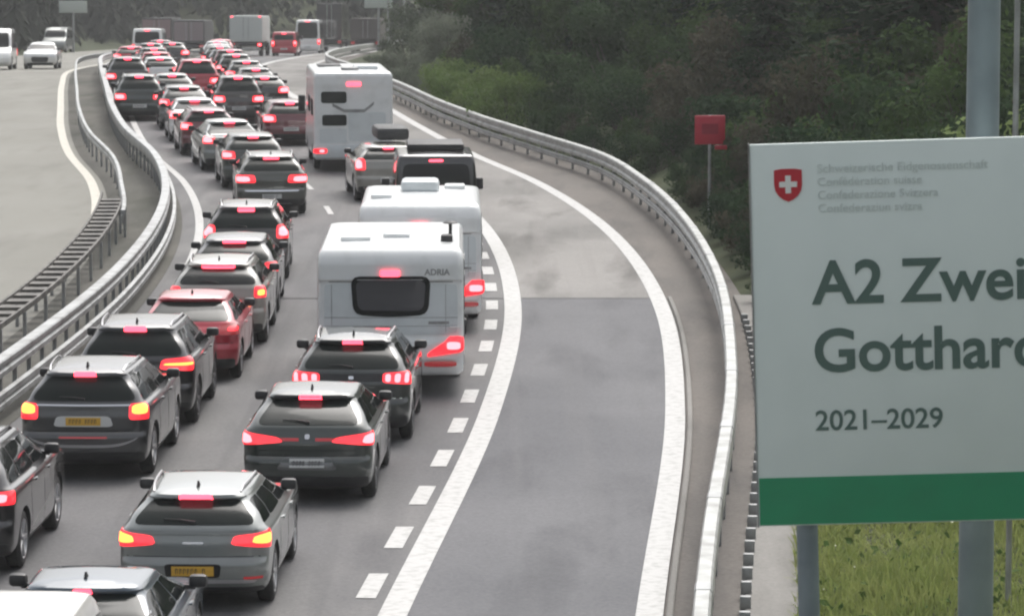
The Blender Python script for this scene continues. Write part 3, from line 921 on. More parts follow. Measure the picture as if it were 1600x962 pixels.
# white van nearest the camera
def van(name, label, cat, loc, rot, W=1.96, H=1.95, L=(-.95, 3.9), wb=3.0, pnt=None, lights=None, win=True, detail=1, wr=.34, group='vans and campers in the queue', glass='glass_soft', top_in=.10, plate=True, belt=1.12, brake=True, extras=(), rake=.10):
    root = tag(empty(name, loc, rot), label, cat, group)
    hw = W / 2; y0, y1 = L; bl = belt
    rows = [(.20, y0 + .16, y1 - .4, hw * .88, .2), (.28, y0 + .03, y1 - .12, hw * .97, .2), (.42, y0, y1, hw, .17), (.60, y0 + .01, y1, hw, .15), (.66, y0 + .05, y1 - .02, hw, .13),
            (bl - .1, y0 + .06, y1 - .35, hw, .12), (bl, y0 + .07, y1 - .75, hw * .985, .12), (lerp(bl, H, .6), y0 + .07 + rake * .5, y1 - 1.25, hw * (1 - top_in * .6), .12),
            (H - .12, y0 + .07 + rake, y1 - 1.6, hw * (1 - top_in), .12), (H - .05, y0 + .11 + rake, y1 - 1.72, hw * (1 - top_in) - .03, .12), (H - .02, y0 + .17 + rake, y1 - 1.85, hw * (1 - top_in) - .08, .11)]
    sh = Shell(rows, bow=.05, taper=.03, crown=.03, belt=bl, top=H)
    sh.mesh('body', [pnt, M['plastic']], root, (0., wb), wr + .05, dz=.06, nside=18)
    if win:
        a = hw * .985 - .16; b = hw * (1 - top_in) - .12
        sh.patch('rear_window', M[glass], root, 'rear', (-a, a), (-b, b), bl + .04, H - .22, .005, .06, 12, 5)
        for kind in ('right', 'left'):
            lo, hi = y0 + .45, y1 - .95
            tl, th = y0 + .5 + rake, y1 - 1.55
            for (q, p) in ((0, .34), (.36, .68), (.70, 1)):
                sh.patch('side_window', M['glass'], root, kind, (lerp(lo, hi, q), lerp(lo, hi, p)), (lerp(tl, th, q), lerp(tl, th, p)), bl + .02, H - .25, .005, .03, 4, 4)
    else:
        for sgn in (-1, 1):
            q = sorted((sgn * .03, sgn * (hw - .2)))
            sh.patch('rear_door', pnt, root, 'rear', q, q, .72, H - .2, .008, .03, 8, 6)
    sh.patch('windscreen', M['glass'], root, 'front', (-hw + .14, hw - .14), (-hw * .78, hw * .78), bl + .06, H - .24, .006, .05, 8, 5)
    for sgn in (-1, 1):
        q = sorted((sgn * (hw - .20), sgn * (hw + .05)))
        tl_ = sh.patch('tail_light', M['red'], root, 'rear', q, q, bl - .42, bl - .02, .012, .2, 6, 5, .02)
        q2 = sorted((sgn * (hw - .16), sgn * (hw + .0)))
        sh.patch('lamp', M['core'], tl_, 'rear', q2, q2, bl - .24, bl - .08, .017, .25, 5, 3, .006)
        p = sh.side(y1 - 1.05, bl + .1, sgn)
        mb = MB(); xa, xb_ = sorted((p.x + sgn * .05, p.x + sgn * .24)); mb.box(xa, xb_, p.y - .04, p.y + .06, bl + .05, bl + .32); mb.build('wing_mirror', M['plastic'], root, bevel=.035)
        for yy in (0., wb): add_wheel(root, sgn * (abs(sh.side(yy, .42, 1).x) - .105), yy, wr)
    if brake: sh.patch('brake_light', M['bar'], root, 'rear', (-.16, .16), (-.16, .16), H - .17, H - .12, .016, .1, 6, 2, .03)
    if plate: add_plate(sh, root, .52, M['plate_w'])
    for e in extras:
        o = e[6] if len(e) > 6 else {}
        sh.patch(e[0], M[e[1]] if isinstance(e[1], str) else e[1], root, o.get('kind', 'rear'), e[2], e[3], e[4], e[5], o.get('off', .008), o.get('rad', 0), o.get('nu', 8), o.get('nv', 2))
    return root, sh
loc, rot = place(d=30.2, t=-5.60)
van('van', 'cream-white van with only its roof showing in the bottom left corner', 'van', loc, rot, H=2.12, pnt=P['cream'], L=(-.95, 3.95))

# --- caravans -------------------------------------------------------------------------------
def roof_box(root, x0, x1, y0, y1, z0, z1, name, m_, bev=.03):
    mb = MB(); mb.box(x0, x1, y0, y1, z0, z1); return mb.build(name, m_, root, bevel=bev)

def caravan(label, loc, rot, W, H, Ln, first):
    root = tag(empty('caravan', loc, rot), label, 'caravan', 'caravans')
    hw = W / 2
    rows = [(.34, .12, Ln - .4, hw - .06, .14), (.40, .04, Ln - .25, hw - .01, .14), (.55, .0, Ln - .1, hw, .13), (.92, .02, Ln - .02, hw, .12), (.98, .05, Ln, hw, .11), (1.3, .06, Ln - .02, hw, .10),
            (H - .62, .07, Ln - .2, hw, .10), (H - .56, .06, Ln - .25, hw, .10), (H - .54, .03, Ln - .27, hw, .11), (H - .30, .03, Ln - .45, hw, .13), (H - .10, .10, Ln - .7, hw - .02, .15), (H - .03, .18, Ln - .85, hw - .07, .16), (H, .30, Ln - 1.05, hw - .16, .17)]
    sh = Shell(rows, bow=.05, taper=.0, crown=.03, belt=1.2, top=H)
    sh.mesh('body', [M['white_gel'], M['plastic']], root, (Ln * .48,), .40, dz=.07, nside=24)
    sh.patch('rear_panel', M['grey_gel'], root, 'rear', (-hw + .10, hw - .10), (-hw + .10, hw - .10), 1.02, H - .60, .008, .02, 12, 4)
    g = sh.patch('rear_window', M['glass'], root, 'rear', (-.62, .62), (-.66, .66), (lambda u: 1.36 - .04 * (1 - (2*u-1)**2)), (lambda u: 1.99 + .0 * u), .018, .10, 18, 6, .02)
    sh.patch('pane', mat('caravan_pane', (.075, .075, .082), .12, 0, .5), g, 'rear', (-.54, .54), (-.58, .58), 1.42, 1.93, .022, .10, 12, 4, .006)
    sh.patch('brake_light', M['bar'], root, 'rear', (-.17, .15), (-.17, .15), 1.985, 2.09, .035, .1, 8, 2, .03)
    sh.patch('panel_gap', M['post'], root, 'rear', (-hw + .04, hw - .04), (-hw + .04, hw - .04), H - .585, H - .565, .004, 0, 12, 1)
    sh.patch('bumper', M['white_gel'], root, 'rear', (-hw + .02, hw - .02), (-hw + .02, hw - .02), (lambda u: .62 + .0 * u), (lambda u: 1.02 - .22 * (1 - (2*u-1)**2) + .0), .05, .05, 16, 4, .05)
    for zz in (1.16, 1.30):
        sh.patch('panel_seam', M['post'], root, 'rear', (-hw + .10, hw - .10), (-hw + .10, hw - .10), zz, zz + .008, .012, 0, 12, 1, .006)
    for aa in (-.98, .90):
        sh.patch('panel_seam', M['post'], root, 'rear', (aa, aa + .008), (aa, aa + .008), 1.06, H - .62, .012, 0, 1, 4, .006)
    sh.patch('rear_badge', M['post'], root, 'rear', (-.98, -.74), (-.98, -.74), 1.085, 1.125, .014, 0, 4, 1, .006)
    sh.patch('rear_badge', M['post'], root, 'rear', (.62, .96), (.62, .96), 1.195, 1.24, .014, 0, 4, 1, .006)
    for sgn in (-1, 1):
        a, b = sorted((sgn * .60, sgn * 1.16)); t = sorted((sgn * .78, sgn * 1.20))
        z0 = (lambda u: lerp(.66, .74, u)) if sgn > 0 else (lambda u: lerp(.74, .66, u))
        z1 = (lambda u: lerp(.72, 1.0, min(1, u * 1.3))) if sgn > 0 else (lambda u: lerp(.72, 1.0, min(1, (1 - u) * 1.3)))
        tl = sh.patch('tail_light', M['red'], root, 'rear', (a, b), (a, b), z0, z1, .075, .12, 12, 4, .03)
        c = sorted((sgn * .92, sgn * 1.12))
        sh.patch('lamp', M['core'], tl, 'rear', c, c, .78, .90, .082, .3, 6, 3, .008)
        c = sorted((sgn * .55, sgn * 1.08))
        sh.patch('reflector_housing', M['red_faint'], root, 'rear', c, c, .50, .585, .03, .3, 8, 3, .03)
        # grab handles and corner trim
        mb = MB(); p0 = sh.pt('rear', sgn * (hw - .22), 1.15); p1 = sh.pt('rear', sgn * (hw - .10), 1.15)
        mb.tube([p0 + Vector((0, -.01, 0)), p0 + Vector((0, -.07, 0)), p1 + Vector((0, -.07, 0)), p1 + Vector((0, -.01, 0))], .015, 6); mb.build('grab_handle', M['white_gel'], root, 40)
        for kind in (('right' if sgn > 0 else 'left'),):
            sh.patch('awning_rail', M['galv'], root, kind, (.25, .28), (.3, .33), .5, H - .2, .012, 0, 1, 6)
            sh.patch('side_window', M['glass'], root, kind, (Ln * .12, Ln * .30), (Ln * .12, Ln * .30), 1.35, 1.95, .02, .1, 6, 3, .02)
            sh.patch('side_window', M['glass'], root, kind, (Ln * .6, Ln * .82), (Ln * .6, Ln * .82), 1.35, 1.95, .02, .1, 6, 3, .02)
            sh.patch('side_stripe', M['grey_gel'], root, kind, (.4, Ln - .6), (.4, Ln - .6), 1.02, 1.12, .006, 0, 8, 1)
            mb = MB(); p = sh.side(Ln - 1.2, 1.5, sgn); mb.box(*sorted((p.x, p.x + sgn * .05)), p.y, p.y + .3, .5, .75); mb.build('side_vent', M['plastic'], root)
        add_wheel(root, sgn * (hw - .14), Ln * .48, .33)
    add_plate(sh, root, .52, M['plate_w'])
    # draw bar
    mb = MB(); mb.tube([(-.6, Ln - .4, .42), (0, Ln + .7, .45)], .04, 8); mb.tube([(.6, Ln - .4, .42), (0, Ln + .7, .45)], .04, 8)
    mb.build('draw_bar', M['post'], root, 40)
    mb = MB(); mb.tube([(0, Ln + .5, 0), (0, Ln + .5, .5)], .03, 8); mb.box(-.05, .05, Ln + .42, Ln + .58, 0, .12); mb.build('jockey_wheel', M['rubber'], root, 40)
    if first:
        roof_box(root, -.85, -.35, .95, 1.7, H - .01, H + .09, 'roof_hatch', M['white_gel']); roof_box(root, -.15, .30, 1.4, 2.1, H, H + .10, 'roof_hatch', M['white_gel'])
        roof_box(root, .82, 1.02, .9, 1.15, H - .03, H + .12, 'roof_vent', M['plastic'], .04)
        mb = MB(); mb.tube([(.98, 1.3, H - .05), (.98, 1.3, H + .28)], .03, 8); mb.lathe([(0, .0001), (.02, .13), (.05, .1), (.06, .0001)], 14, 'z')
        k0 = len(mb.v) - 14 * 4
        for q in range(k0, len(mb.v)): v = mb.v[q]; mb.v[q] = (v[0] + .98, v[1] + 1.3, v[2] + H + .26)
        mb.build('roof_aerial', M['plastic'], root, 40)
        t = text(root, 'ADRIA', .56, H - .46, .14, M['post'], .004, y=-.0)
        p = sh.pt('rear', .8, H - .42); t.location.y = p.y - .012; t.rotation_euler = (R(90), 0, R(2.5))
    else:
        roof_box(root, -.40, .35, Ln * .45, Ln * .45 + .95, H, H + .24, 'air_conditioner', M['grey_gel'], .09)
        roof_box(root, .45, .85, Ln * .6, Ln * .6 + .5, H, H + .09, 'roof_hatch', M['white_gel'])
        roof_box(root, -.95, -.55, Ln * .2, Ln * .2 + .5, H, H + .09, 'roof_hatch', M['white_gel'])
    return root, sh

loc, rot = place(d=59.7, t=-4.72, yaw=1.2)
caravan('nearest white caravan with big dark rear window and one red boomerang tail light showing', loc, rot, 2.40, 2.47, 5.6, True)
loc, rot = place(d=68.3, t=-4.72)
caravan('white caravan with grey air conditioner on its roof, just ahead of the nearest caravan', loc, rot, 2.30, 2.44, 5.3, False)

# tow vehicle of the far caravan and the car before it
loc, rot = place(d=82.0, t=-4.52)
r_, s_ = van('minibus', 'tall black minibus with roof rack pulling the caravan with the air conditioner', 'van', loc, rot, W=1.94, H=2.42, pnt=P['black'], glass='glass', belt=1.3, L=(-.95, 3.7), wb=2.9)
roof_box(r_, -.62, .66, .2, 1.9, 2.42, 2.58, 'roof_rack', M['plastic'], .04)
loc, rot = place(d=97.5, t=-4.85)
r_, s_ = car('estate_car', 'car with dark roof box and bright roof between black minibus and motorhome', 'car', loc, rot, **{**SUVL, 'H': 1.56, 'W': 1.84}, pnt=P['champagne'], brake=(.15, 0, .03), detail=1,
    lights=[((.66, 1.02, .68, 1.04, .86, 1.16), ('red', 'core', [(.25, .85, .15, .85)]))], plate=(.6, 'plate_w'))
roof_box(r_, -.25, .62, .15, 1.9, 1.58, 1.92, 'roof_box', M['tarp'], .10)

# motorhome
def motorhome(loc, rot):
    root = tag(empty('motorhome', loc, rot), 'tall white motorhome with two small dark rear hatches and curved dark decal', 'motorhome', 'vans and campers in the queue')
    W, H, Ln = 2.32, 2.92, 6.6; hw = W / 2
    rows = [(.36, .10, Ln - .3, hw - .05, .12), (.44, .02, Ln - .1, hw, .12), (.72, 0, Ln, hw, .10), (.80, .04, Ln, hw, .10), (1.2, .05, Ln - .3, hw, .09), (1.7, .05, Ln - .4, hw, .09), (H - .5, .06, Ln - .6, hw, .09),
            (H - .35, .04, Ln - .7, hw, .10), (H - .12, .05, Ln - .8, hw, .11), (H - .03, .09, Ln - .95, hw - .04, .11), (H, .16, Ln - 1.1, hw - .10, .12)]
    sh = Shell(rows, bow=.03, taper=0, crown=.03, belt=1.2, top=H)
    sh.mesh('body', [M['white_gel'], M['plastic']], root, (1.5, 5.2), .40, dz=.09, nside=24)
    sh.patch('rear_hatch', M['glass_soft'], root, 'rear', (-.95, -.20), (-.95, -.20), 2.02, 2.36, .015, .08, 8, 3)
    sh.patch('rear_hatch', M['glass_soft'], root, 'rear', (-.92, -.20), (-.92, -.20), 1.36, 1.68, .015, .08, 8, 3)
    sh.patch('locker_door', M['grey_gel'], root, 'rear', (-.15, .95), (-.15, .95), .9, 1.75, .012, .03, 8, 4)
    sh.patch('locker_door', M['grey_gel'], root, 'rear', (-1.0, -.2), (-1.0, -.2), .85, 1.28, .012, .03, 8, 4)
    for (a, b, z0, z1) in ((-.62, -.28, 1.98, 1.80), (-.28, .32, 1.80, 1.80), (.32, .60, 1.80, 2.02)):
        sh.patch('decal_stripe', M['post'], root, 'rear', (a, b), (a, b), (lambda u, z0=z0, z1=z1: lerp(z0, z1, u) - .05), (lambda u, z0=z0, z1=z1: lerp(z0, z1, u) + .04), .018, 0, 6, 1)
    sh.patch('brake_light', M['bar'], root, 'rear', (-.2, .22), (-.2, .22), H - .40, H - .28, .02, .1, 8, 2, .03)
    sh.patch('bumper', M['grey_gel'], root, 'rear', (-hw + .02, hw - .02), (-hw + .02, hw - .02), .44, .76, .06, .05, 12, 3, .06)
    for sgn in (-1, 1):
        a = sorted((sgn * .78, sgn * 1.14))
        tl = sh.patch('tail_light', M['red'], root, 'rear', a, a, .56, .70, .075, .2, 6, 3, .02)
        a = sorted((sgn * .86, sgn * 1.0)); sh.patch('lamp', M['core'], tl, 'rear', a, a, .59, .67, .082, .3, 5, 2, .006)
        k = 'right' if sgn > 0 else 'left'
        sh.patch('side_window', M['glass'], root, k, (.8, 1.8), (.8, 1.8), 1.6, 2.1, .02, .1, 6, 3, .02)
        sh.patch('side_window', M['glass'], root, k, (2.8, 4.0), (2.8, 4.0), 1.6, 2.1, .02, .1, 6, 3, .02)
        mb = MB(); p = sh.side(5.6, 1.6, sgn); mb.box(*sorted((p.x + sgn * .04, p.x + sgn * .26)), p.y, p.y + .12, 1.45, 1.95); mb.build('wing_mirror', M['plastic'], root, bevel=.04)
        for y in (1.5, 5.2): add_wheel(root, sgn * (hw - .14), y, .35)
    roof_box(root, .1, .8, 1.5, 2.4, H + .0, H + .12, 'roof_hatch', M['grey_gel']); roof_box(root, -.3, .2, .9, 1.5, H, H + .10, 'roof_hatch', M['post'])
    roof_box(root, -.9, -.2, 3.2, 4.4, H + .01, H + .06, 'solar_panel', M['tarp'], .01)
    add_plate(sh, root, .62, M['plate_w'], -.25, .25)
loc, rot = place(d=107.0, t=-4.72, yaw=-5)
motorhome(loc, rot)

# --- left lane -------------------------------------------------------------------------------
loc, rot = place(d=44.6, t=-8.78)
car('suv', 'black SUV cut off by the left edge of the photo, right wheels and mirror showing', 'car', loc, rot, **{**SUVL, 'H': 1.68, 'W': 1.9}, pnt=P['black'], lights=[((.62, 1.02, .62, 1.04, .90, 1.06), ('red', 'core', [(.2, .6, .2, .8)]))], plate=(.8, 'plate_w'), rails=M['plastic'], winm=M['glass'])
loc, rot = place(d=51.9, t=-8.36)
car('suv', 'anthracite SUV with orange tail lights, chrome strip and yellow plate in white surround', 'car', loc, rot, **{**SUVL, 'H': 1.63, 'W': 1.88, 'gtop': -.52}, pnt=P['dark'], brake=(.18, .0, .035), rails=M['chrome'], spl=.06,
    lights=[((.68, 1.02, .68, 1.04, .88, 1.10), ('red', 'orange', [(.12, .82, .35, .95)]))],
    extras=[('chrome_strip', 'chrome', (-.70, .70), (-.70, .70), 1.07, 1.09, dict(off=.012)), ('plate_surround', 'plate_w', (-.45, .45), (-.40, .40), .78, .93, dict(rad=.1)),
            ('bumper_trim', M['rim'], (-.76, .76), (-.82, .82), (lambda u: .49 + .10 * abs(2*u-1)**4), (lambda u: .53 + .11 * abs(2*u-1)**4), dict(off=.014, rad=.05, nu=20)), ('reflector', 'red_faint', (-.36, .36), (-.36, .36), .62, .645)],
    plate=(.855, 'plate_y'))
loc, rot = place(d=56.9, t=-8.46)
car('suv', 'black SUV with one wide orange-red tail light visible, ahead of the anthracite SUV', 'car', loc, rot, **{**SUVL, 'H': 1.66, 'W': 1.92, 'gtop': -.48}, pnt=P['black'], brake=(.20, .0, .04), rails=M['rim'],
    lights=[((.42, 1.00, .46, 1.02, (.93, .90), (1.08, 1.12)), ('red', 'orange', [(.1, .95, .40, .62)]))], plate=(.80, 'plate_w'), darkrim=True)
loc, rot = place(d=62.2, t=-8.33)
car('hatchback', 'bright red car half hidden behind the black SUV in the left lane', 'car', loc, rot, W=1.78, H=1.46, ro=.80, F=3.3, wb=2.55, belt=.98, gtop=.02, tg=.2, rr=1.3, rw=.60, pnt=P['red'], brake=None, wr=.32,
    lights=[((.56, 1.0, .58, 1.02, .80, .98), ('red_faint', 'red', [(.3, .8, .3, .7)]))], plate=(.55, 'plate_w'))
loc, rot = place(d=67.0, t=-8.36)
car('suv', 'champagne-white SUV with red-glowing rear window behind the red car', 'car', loc, rot, **{**SUVL, 'H': 1.60, 'W': 1.82}, rr=1.2, pnt=P['champagne'], brake=(.34, -.02, .04), rails=M['rim'],
    lights=[((.70, 1.0, .70, 1.02, .90, 1.10), ('red', 'orange', [(.2, .7, .2, .7)]))], plate=(.80, 'plate_w'), winm=M['glass'])
loc, rot = place(d=71.8, t=-8.50)
car('hatchback', 'dark car whose roof shows just above the champagne-white SUV', 'car', loc, rot, W=1.80, H=1.55, ro=.82, F=3.3, wb=2.6, belt=1.04, gtop=-.25, rr=1.2, pnt=P['dark'], brake=(.25, 0, .03), fin=False,
    lights=[((.62, 1.02, .64, 1.03, .86, 1.04), ('red', 'core', [(.3, .8, .3, .7)]))], plate=(.6, 'plate_w'))
loc, rot = place(d=78.0, t=-8.62)
car('suv', 'dark SUV with silver roof rails and three round glowing brake lights', 'car', loc, rot, **{**SUVL, 'H': 1.68}, pnt=P['brown'], brake=(.20, -.03, .05), rails=M['chrome'],
    lights=[((.68, 1.02, .68, 1.03, .92, 1.20), ('red', 'core', [(.15, .85, .2, .85)]))], plate=(.80, 'plate_w'))
loc, rot = place(d=93.6, t=-8.15)
car('suv', 'olive-grey SUV with two wide glowing tail lights right of a gap in the queue', 'car', loc, rot, **{**SUVL, 'H': 1.60, 'W': 1.86}, pnt=P['olive'], brake=(.22, -.02, .035), rails=M['rim'], detail=1,
    lights=[((.42, 1.02, .46, 1.04, .84, 1.04), ('red', 'core', [(.25, .9, .15, .8)]))], plate=(.5, 'plate_w'),
    extras=[('bumper_trim', 'chrome', (-.7, .7), (-.75, .75), .62, .66, dict(rad=.05)), ('bumper_trim', 'rim', (-.6, .6), (-.6, .6), .30, .34)])
q = [(101.6, -8.2, 'green', 1.56, 'dark green car behind the olive SUV, pale roof reflecting the sky'), (108.0, -8.25, 'silver', 1.52, 'silver-green car fourth in the row of pale roofs'),
     (114.2, -8.3, 'maroon', 1.5, 'dark maroon hatchback in the row of pale roofs'), (120.4, -8.3, 'white', 1.46, 'white car with red lights left of the dark van'),
     (127.0, -8.35, 'grey', 1.56, 'mid-grey car between the white car and the dark green van')]
for n_, (d, t, c, h, lb) in enumerate(q):
    loc, rot = place(d=d, t=t)
    sty = [dict(gtop=-.3), dict(gtop=.12, boot=.42), dict(gtop=-.45, rails=M['rim']), dict(gtop=.15, boot=.4), dict(gtop=-.2)][n_]
    car(['hatchback', 'saloon_car', 'estate_car', 'saloon_car', 'hatchback'][n_], lb, 'car', loc, rot, **sty, W=1.8, H=h, ro=.82 if 'boot' not in sty else 1.0, F=3.4, wb=2.62, belt=1.0 + (h - 1.46) * .6, rr=1.2, pnt=P[c], brake=(.16, 0, .03), detail=0 if d > 110 else 1, fin=False,
        lights=[((.54, 1.02, .56, 1.03, .80 + (h - 1.46) * .5, 1.0 + (h - 1.46) * .5), ('red', 'core', [(.2, .85, .2, .85)]))], plate=(.55, 'plate_w'))

# farther vehicles, placed where their rear wheels meet the road in the photograph
ORD_ = ['first', 'second', 'third', 'fourth', 'fifth', 'sixth', 'seventh', 'eighth', 'ninth', 'tenth', 'eleventh', 'twelfth']
far = [
    ('suv', 218, 188, dict(H=1.72, pnt=P['green'], rails=M['chrome']), 'dark green estate with pale roof rails left of the queue'),
    ('suv', 200, 152, dict(H=1.72, pnt=P['dark'], rails=M['rim']), 'charcoal estate with a red lamp beside the median guardrail'),
    ('hatch', 205, 116, dict(pnt=P['red']), 'small red car far up in the left lane'),
    ('van', 232, 97, dict(H=2.1, pnt=P['white']), 'far white-roofed van left of the two dark lorries'),
    ('hatch', 452, 226, dict(pnt=P['maroon'], H=1.5), 'dark maroon car just left of the motorhome'),
    ('suv', 372, 192, dict(H=1.75, pnt=P['brown']), 'tall bronze-dark SUV with pink brake lights in mid queue'),
    ('suv', 308, 160, dict(H=1.78, W=1.9, pnt=P['red'], rails=M['chrome']), 'wide red estate with chrome roof rails in the far queue'),
    ('hatch', 385, 148, dict(pnt=P['grey'], H=1.5), 'grey car on the right edge of the far queue'),
    ('hatch', 342, 112, dict(pnt=P['white'], H=1.5), 'far white car below the white box lorry'),
    ('hatch', 270, 108, dict(pnt=P['black'], H=1.5), 'far black car with red lights in front of the dark lorries'),
    ('van', 445, 88, dict(H=1.75, W=1.8, pnt=P['red']), 'far red van right of the white box lorry'),
    ('van', 482, 84, dict(H=2.6, pnt=P['white']), 'far tall white van beside the dark lorry'),
]
taken = [unproject(f[1], f[2]) for f in far] + [(RC(d) + t, d) for d, t in ((101.6, -8.2), (108, -8.25), (114.2, -8.3), (120.4, -8.3), (127, -8.35), (108, -4.7), (112, -4.9))]
taken += [unproject(a, b) for a, b in ((247, 90), (297, 92), (386, 88))] + [(unproject(a, b)[0], unproject(a, b)[1] + 5) for a, b in ((247, 90), (297, 92), (386, 88))]
fr = random.Random(3)
words_ = ['small', 'low', 'compact', 'rounded', 'square-backed', 'short', 'wide', 'narrow', 'tall', 'boxy', 'plain', 'sloping']
for lane, t in (('left', -8.4), ('right', -5.0)):
    d = 128.0; n_ = 0
    while d < 205:
        x = RC(d) + t
        if all(abs(x - a) > 2.1 or abs(d - b) > 5.8 for a, b in taken):
            c = ['silver', 'black', 'maroon', 'white', 'dark', 'bluegrey', 'red', 'grey'][(n_ * 3 + (lane == 'right')) % 8]
            px = 800 + x / d * FPX; py = -180 + (CAM_H - zr(d)) * FPX / d
            far.append(('hatch', px, py, dict(pnt=P[c], H=1.46 + .05 * (n_ % 4)), {'silver': 'silver', 'black': 'black', 'maroon': 'maroon', 'white': 'white', 'dark': 'charcoal', 'bluegrey': 'blue-grey', 'red': 'red', 'grey': 'grey'}[c] + f' distant car, {ORD_[n_]} of the small {lane} lane roofs counted from nearest'))
            taken.append((x, d)); n_ += 1; d += 6.5
        else: d += .5
for (kind, px, py, kw, lb) in far:
    loc, rot = place(px, py)
    if kind == 'van':
        van('van', lb, 'van', loc, rot, group='distant vehicles in the queue', **kw)
    else:
        car('hatchback' if kind == 'hatch' else 'suv', lb, 'car', loc, rot, **{**dict(W=1.8, rr=1.2, H=1.46, ro=.82, F=3.4, belt=1.0 if kind == 'hatch' else 1.12, gtop=-.3, brake=(.16, 0, .04), detail=0, fin=False, group='distant vehicles in the queue',
            lights=[((.5, 1.02, .52, 1.03, .78, 1.0), ('red', 'core', [(.15, .85, .15, .85)]))], plate=(.55, 'plate_w')), **kw})

def lorry(label, px, py, W, H, Ln, body_m, lit=True, panel=None):
    loc, rot = place(px, py)
    root = tag(empty('lorry', loc, rot), label, 'lorry', 'distant lorries')
    hw = W / 2
    rows = [(1.05, -.9, Ln - 2.3, hw, .04), (1.15, -.9, Ln - 2.3, hw, .04), (H - .15, -.9, Ln - 2.3, hw, .04), (H - .03, -.89, Ln - 2.31, hw - .01, .04), (H, -.86, Ln - 2.34, hw - .04, .04)]
    sh = Shell(rows, bow=.0, taper=0, crown=.02, belt=2, top=H)
    sh.mesh('box_body', [body_m, M['plastic']], root, (), dz=.5, nside=6)
    for sgn in (-1, 1):
        q_ = sorted((sgn * .02, sgn * (hw - .06)))
        dr = sh.patch('rear_door', body_m if panel is None else panel, root, 'rear', q_, q_, 1.2, H - .12, .02, 0, 3, 3, .02)
        q2 = sorted((sgn * .16, sgn * .20)); sh.patch('lock_rod', M['galv'], dr, 'rear', q2, q2, 1.2, H - .15, .04, 0, 1, 1, .02)
        q2 = sorted((sgn * (hw - .35), sgn * (hw - .05)))
        mb = MB(); mb.box(*q2, -.93, -.86, .72, .92); tl = mb.build('tail_light', M['red'] if lit else M['red_faint'], root, bevel=.01)
        mb = MB(); mb.box(q2[0] + .06, q2[1] - .06, -.95, -.935, .76, .88); mb.build('lamp', M['core'] if lit else M['red_faint'], tl)
        if lit:
            q2 = sorted((sgn * (hw - .25), sgn * (hw - .1))); sh.patch('marker_light', M['bar'], root, 'rear', q2, q2, H - .12, H - .05, .02, 0, 2, 1)
        for y in (0., Ln - 2.2): add_wheel(root, sgn * (hw - .16), y, .48, True, 1.4)
    mb = MB(); mb.box(-hw + .25, hw - .25, -.85, Ln - 2.0, .75, 1.03); mb.build('chassis', M['plastic'], root)
    mb = MB(); mb.box(-hw + .1, hw - .1, -.88, -.80, .42, .56); mb.build('underrun_bar', M['galv'], root)
    mb = MB(); mb.box(-hw + .1, hw - .1, Ln - 2.25, Ln - .5, .6, min(H - .1, 2.9)); mb.build('cab', body_m, root, bevel=.12)
    return root
lorry('left one of two dark lorries side by side far up the queue', 247, 90, 2.1, 2.75, 8, M['tarp'], False, mat('dusky_pink_panel', (.26, .185, .19), .5))
lorry('right one of two dark lorries side by side far up the queue', 297, 92, 2.1, 2.6, 8, M['tarp'], False, mat('dusky_grey_panel', (.23, .19, .195), .5))
lorry('pale box lorry with white top edge far up the queue', 386, 88, 2.35, 2.9, 8, mat('pale_box', (.50, .53, .51), .5), True)
lorry('tall black lorry standing against the dark hillside', 516, 82, 2.0, 3.9, 9, P['black'], False)
lorry('brownish lorry with white top far right by the lamp posts', 572, 84, 2.3, 2.7, 8, mat('brown_tarp', (.07, .06, .055), .6), False)
# oncoming vehicles
def oncoming(px, py):
    loc, rot = place(px, py)
    return loc, (-rot[0], 0, rot[2] + math.pi)
loc, rot = oncoming(70, 107)
car('suv', 'white oncoming car with dark grille on the left carriageway', 'car', loc, rot, **{**SUVL, 'H': 1.5, 'belt': 1.0, 'hood': .92}, pnt=P['white'], lights=[((.62, 1.02, .62, 1.04, .86, 1.0), ('red_faint',))], brake=None, group='oncoming vehicles', front=True, detail=1)
loc, rot = oncoming(95, 82)
r_, s_ = van('van', 'pale oncoming van behind the white oncoming car', 'van', loc, rot, W=1.9, H=2.0, pnt=P['silver'], group='oncoming vehicles', brake=False)
loc, rot = oncoming(-2, 108)
r_, s_ = van('van', 'white oncoming van cut off by the left edge', 'van', loc, rot, W=1.95, H=2.2, pnt=P['white'], group='oncoming vehicles', brake=False)

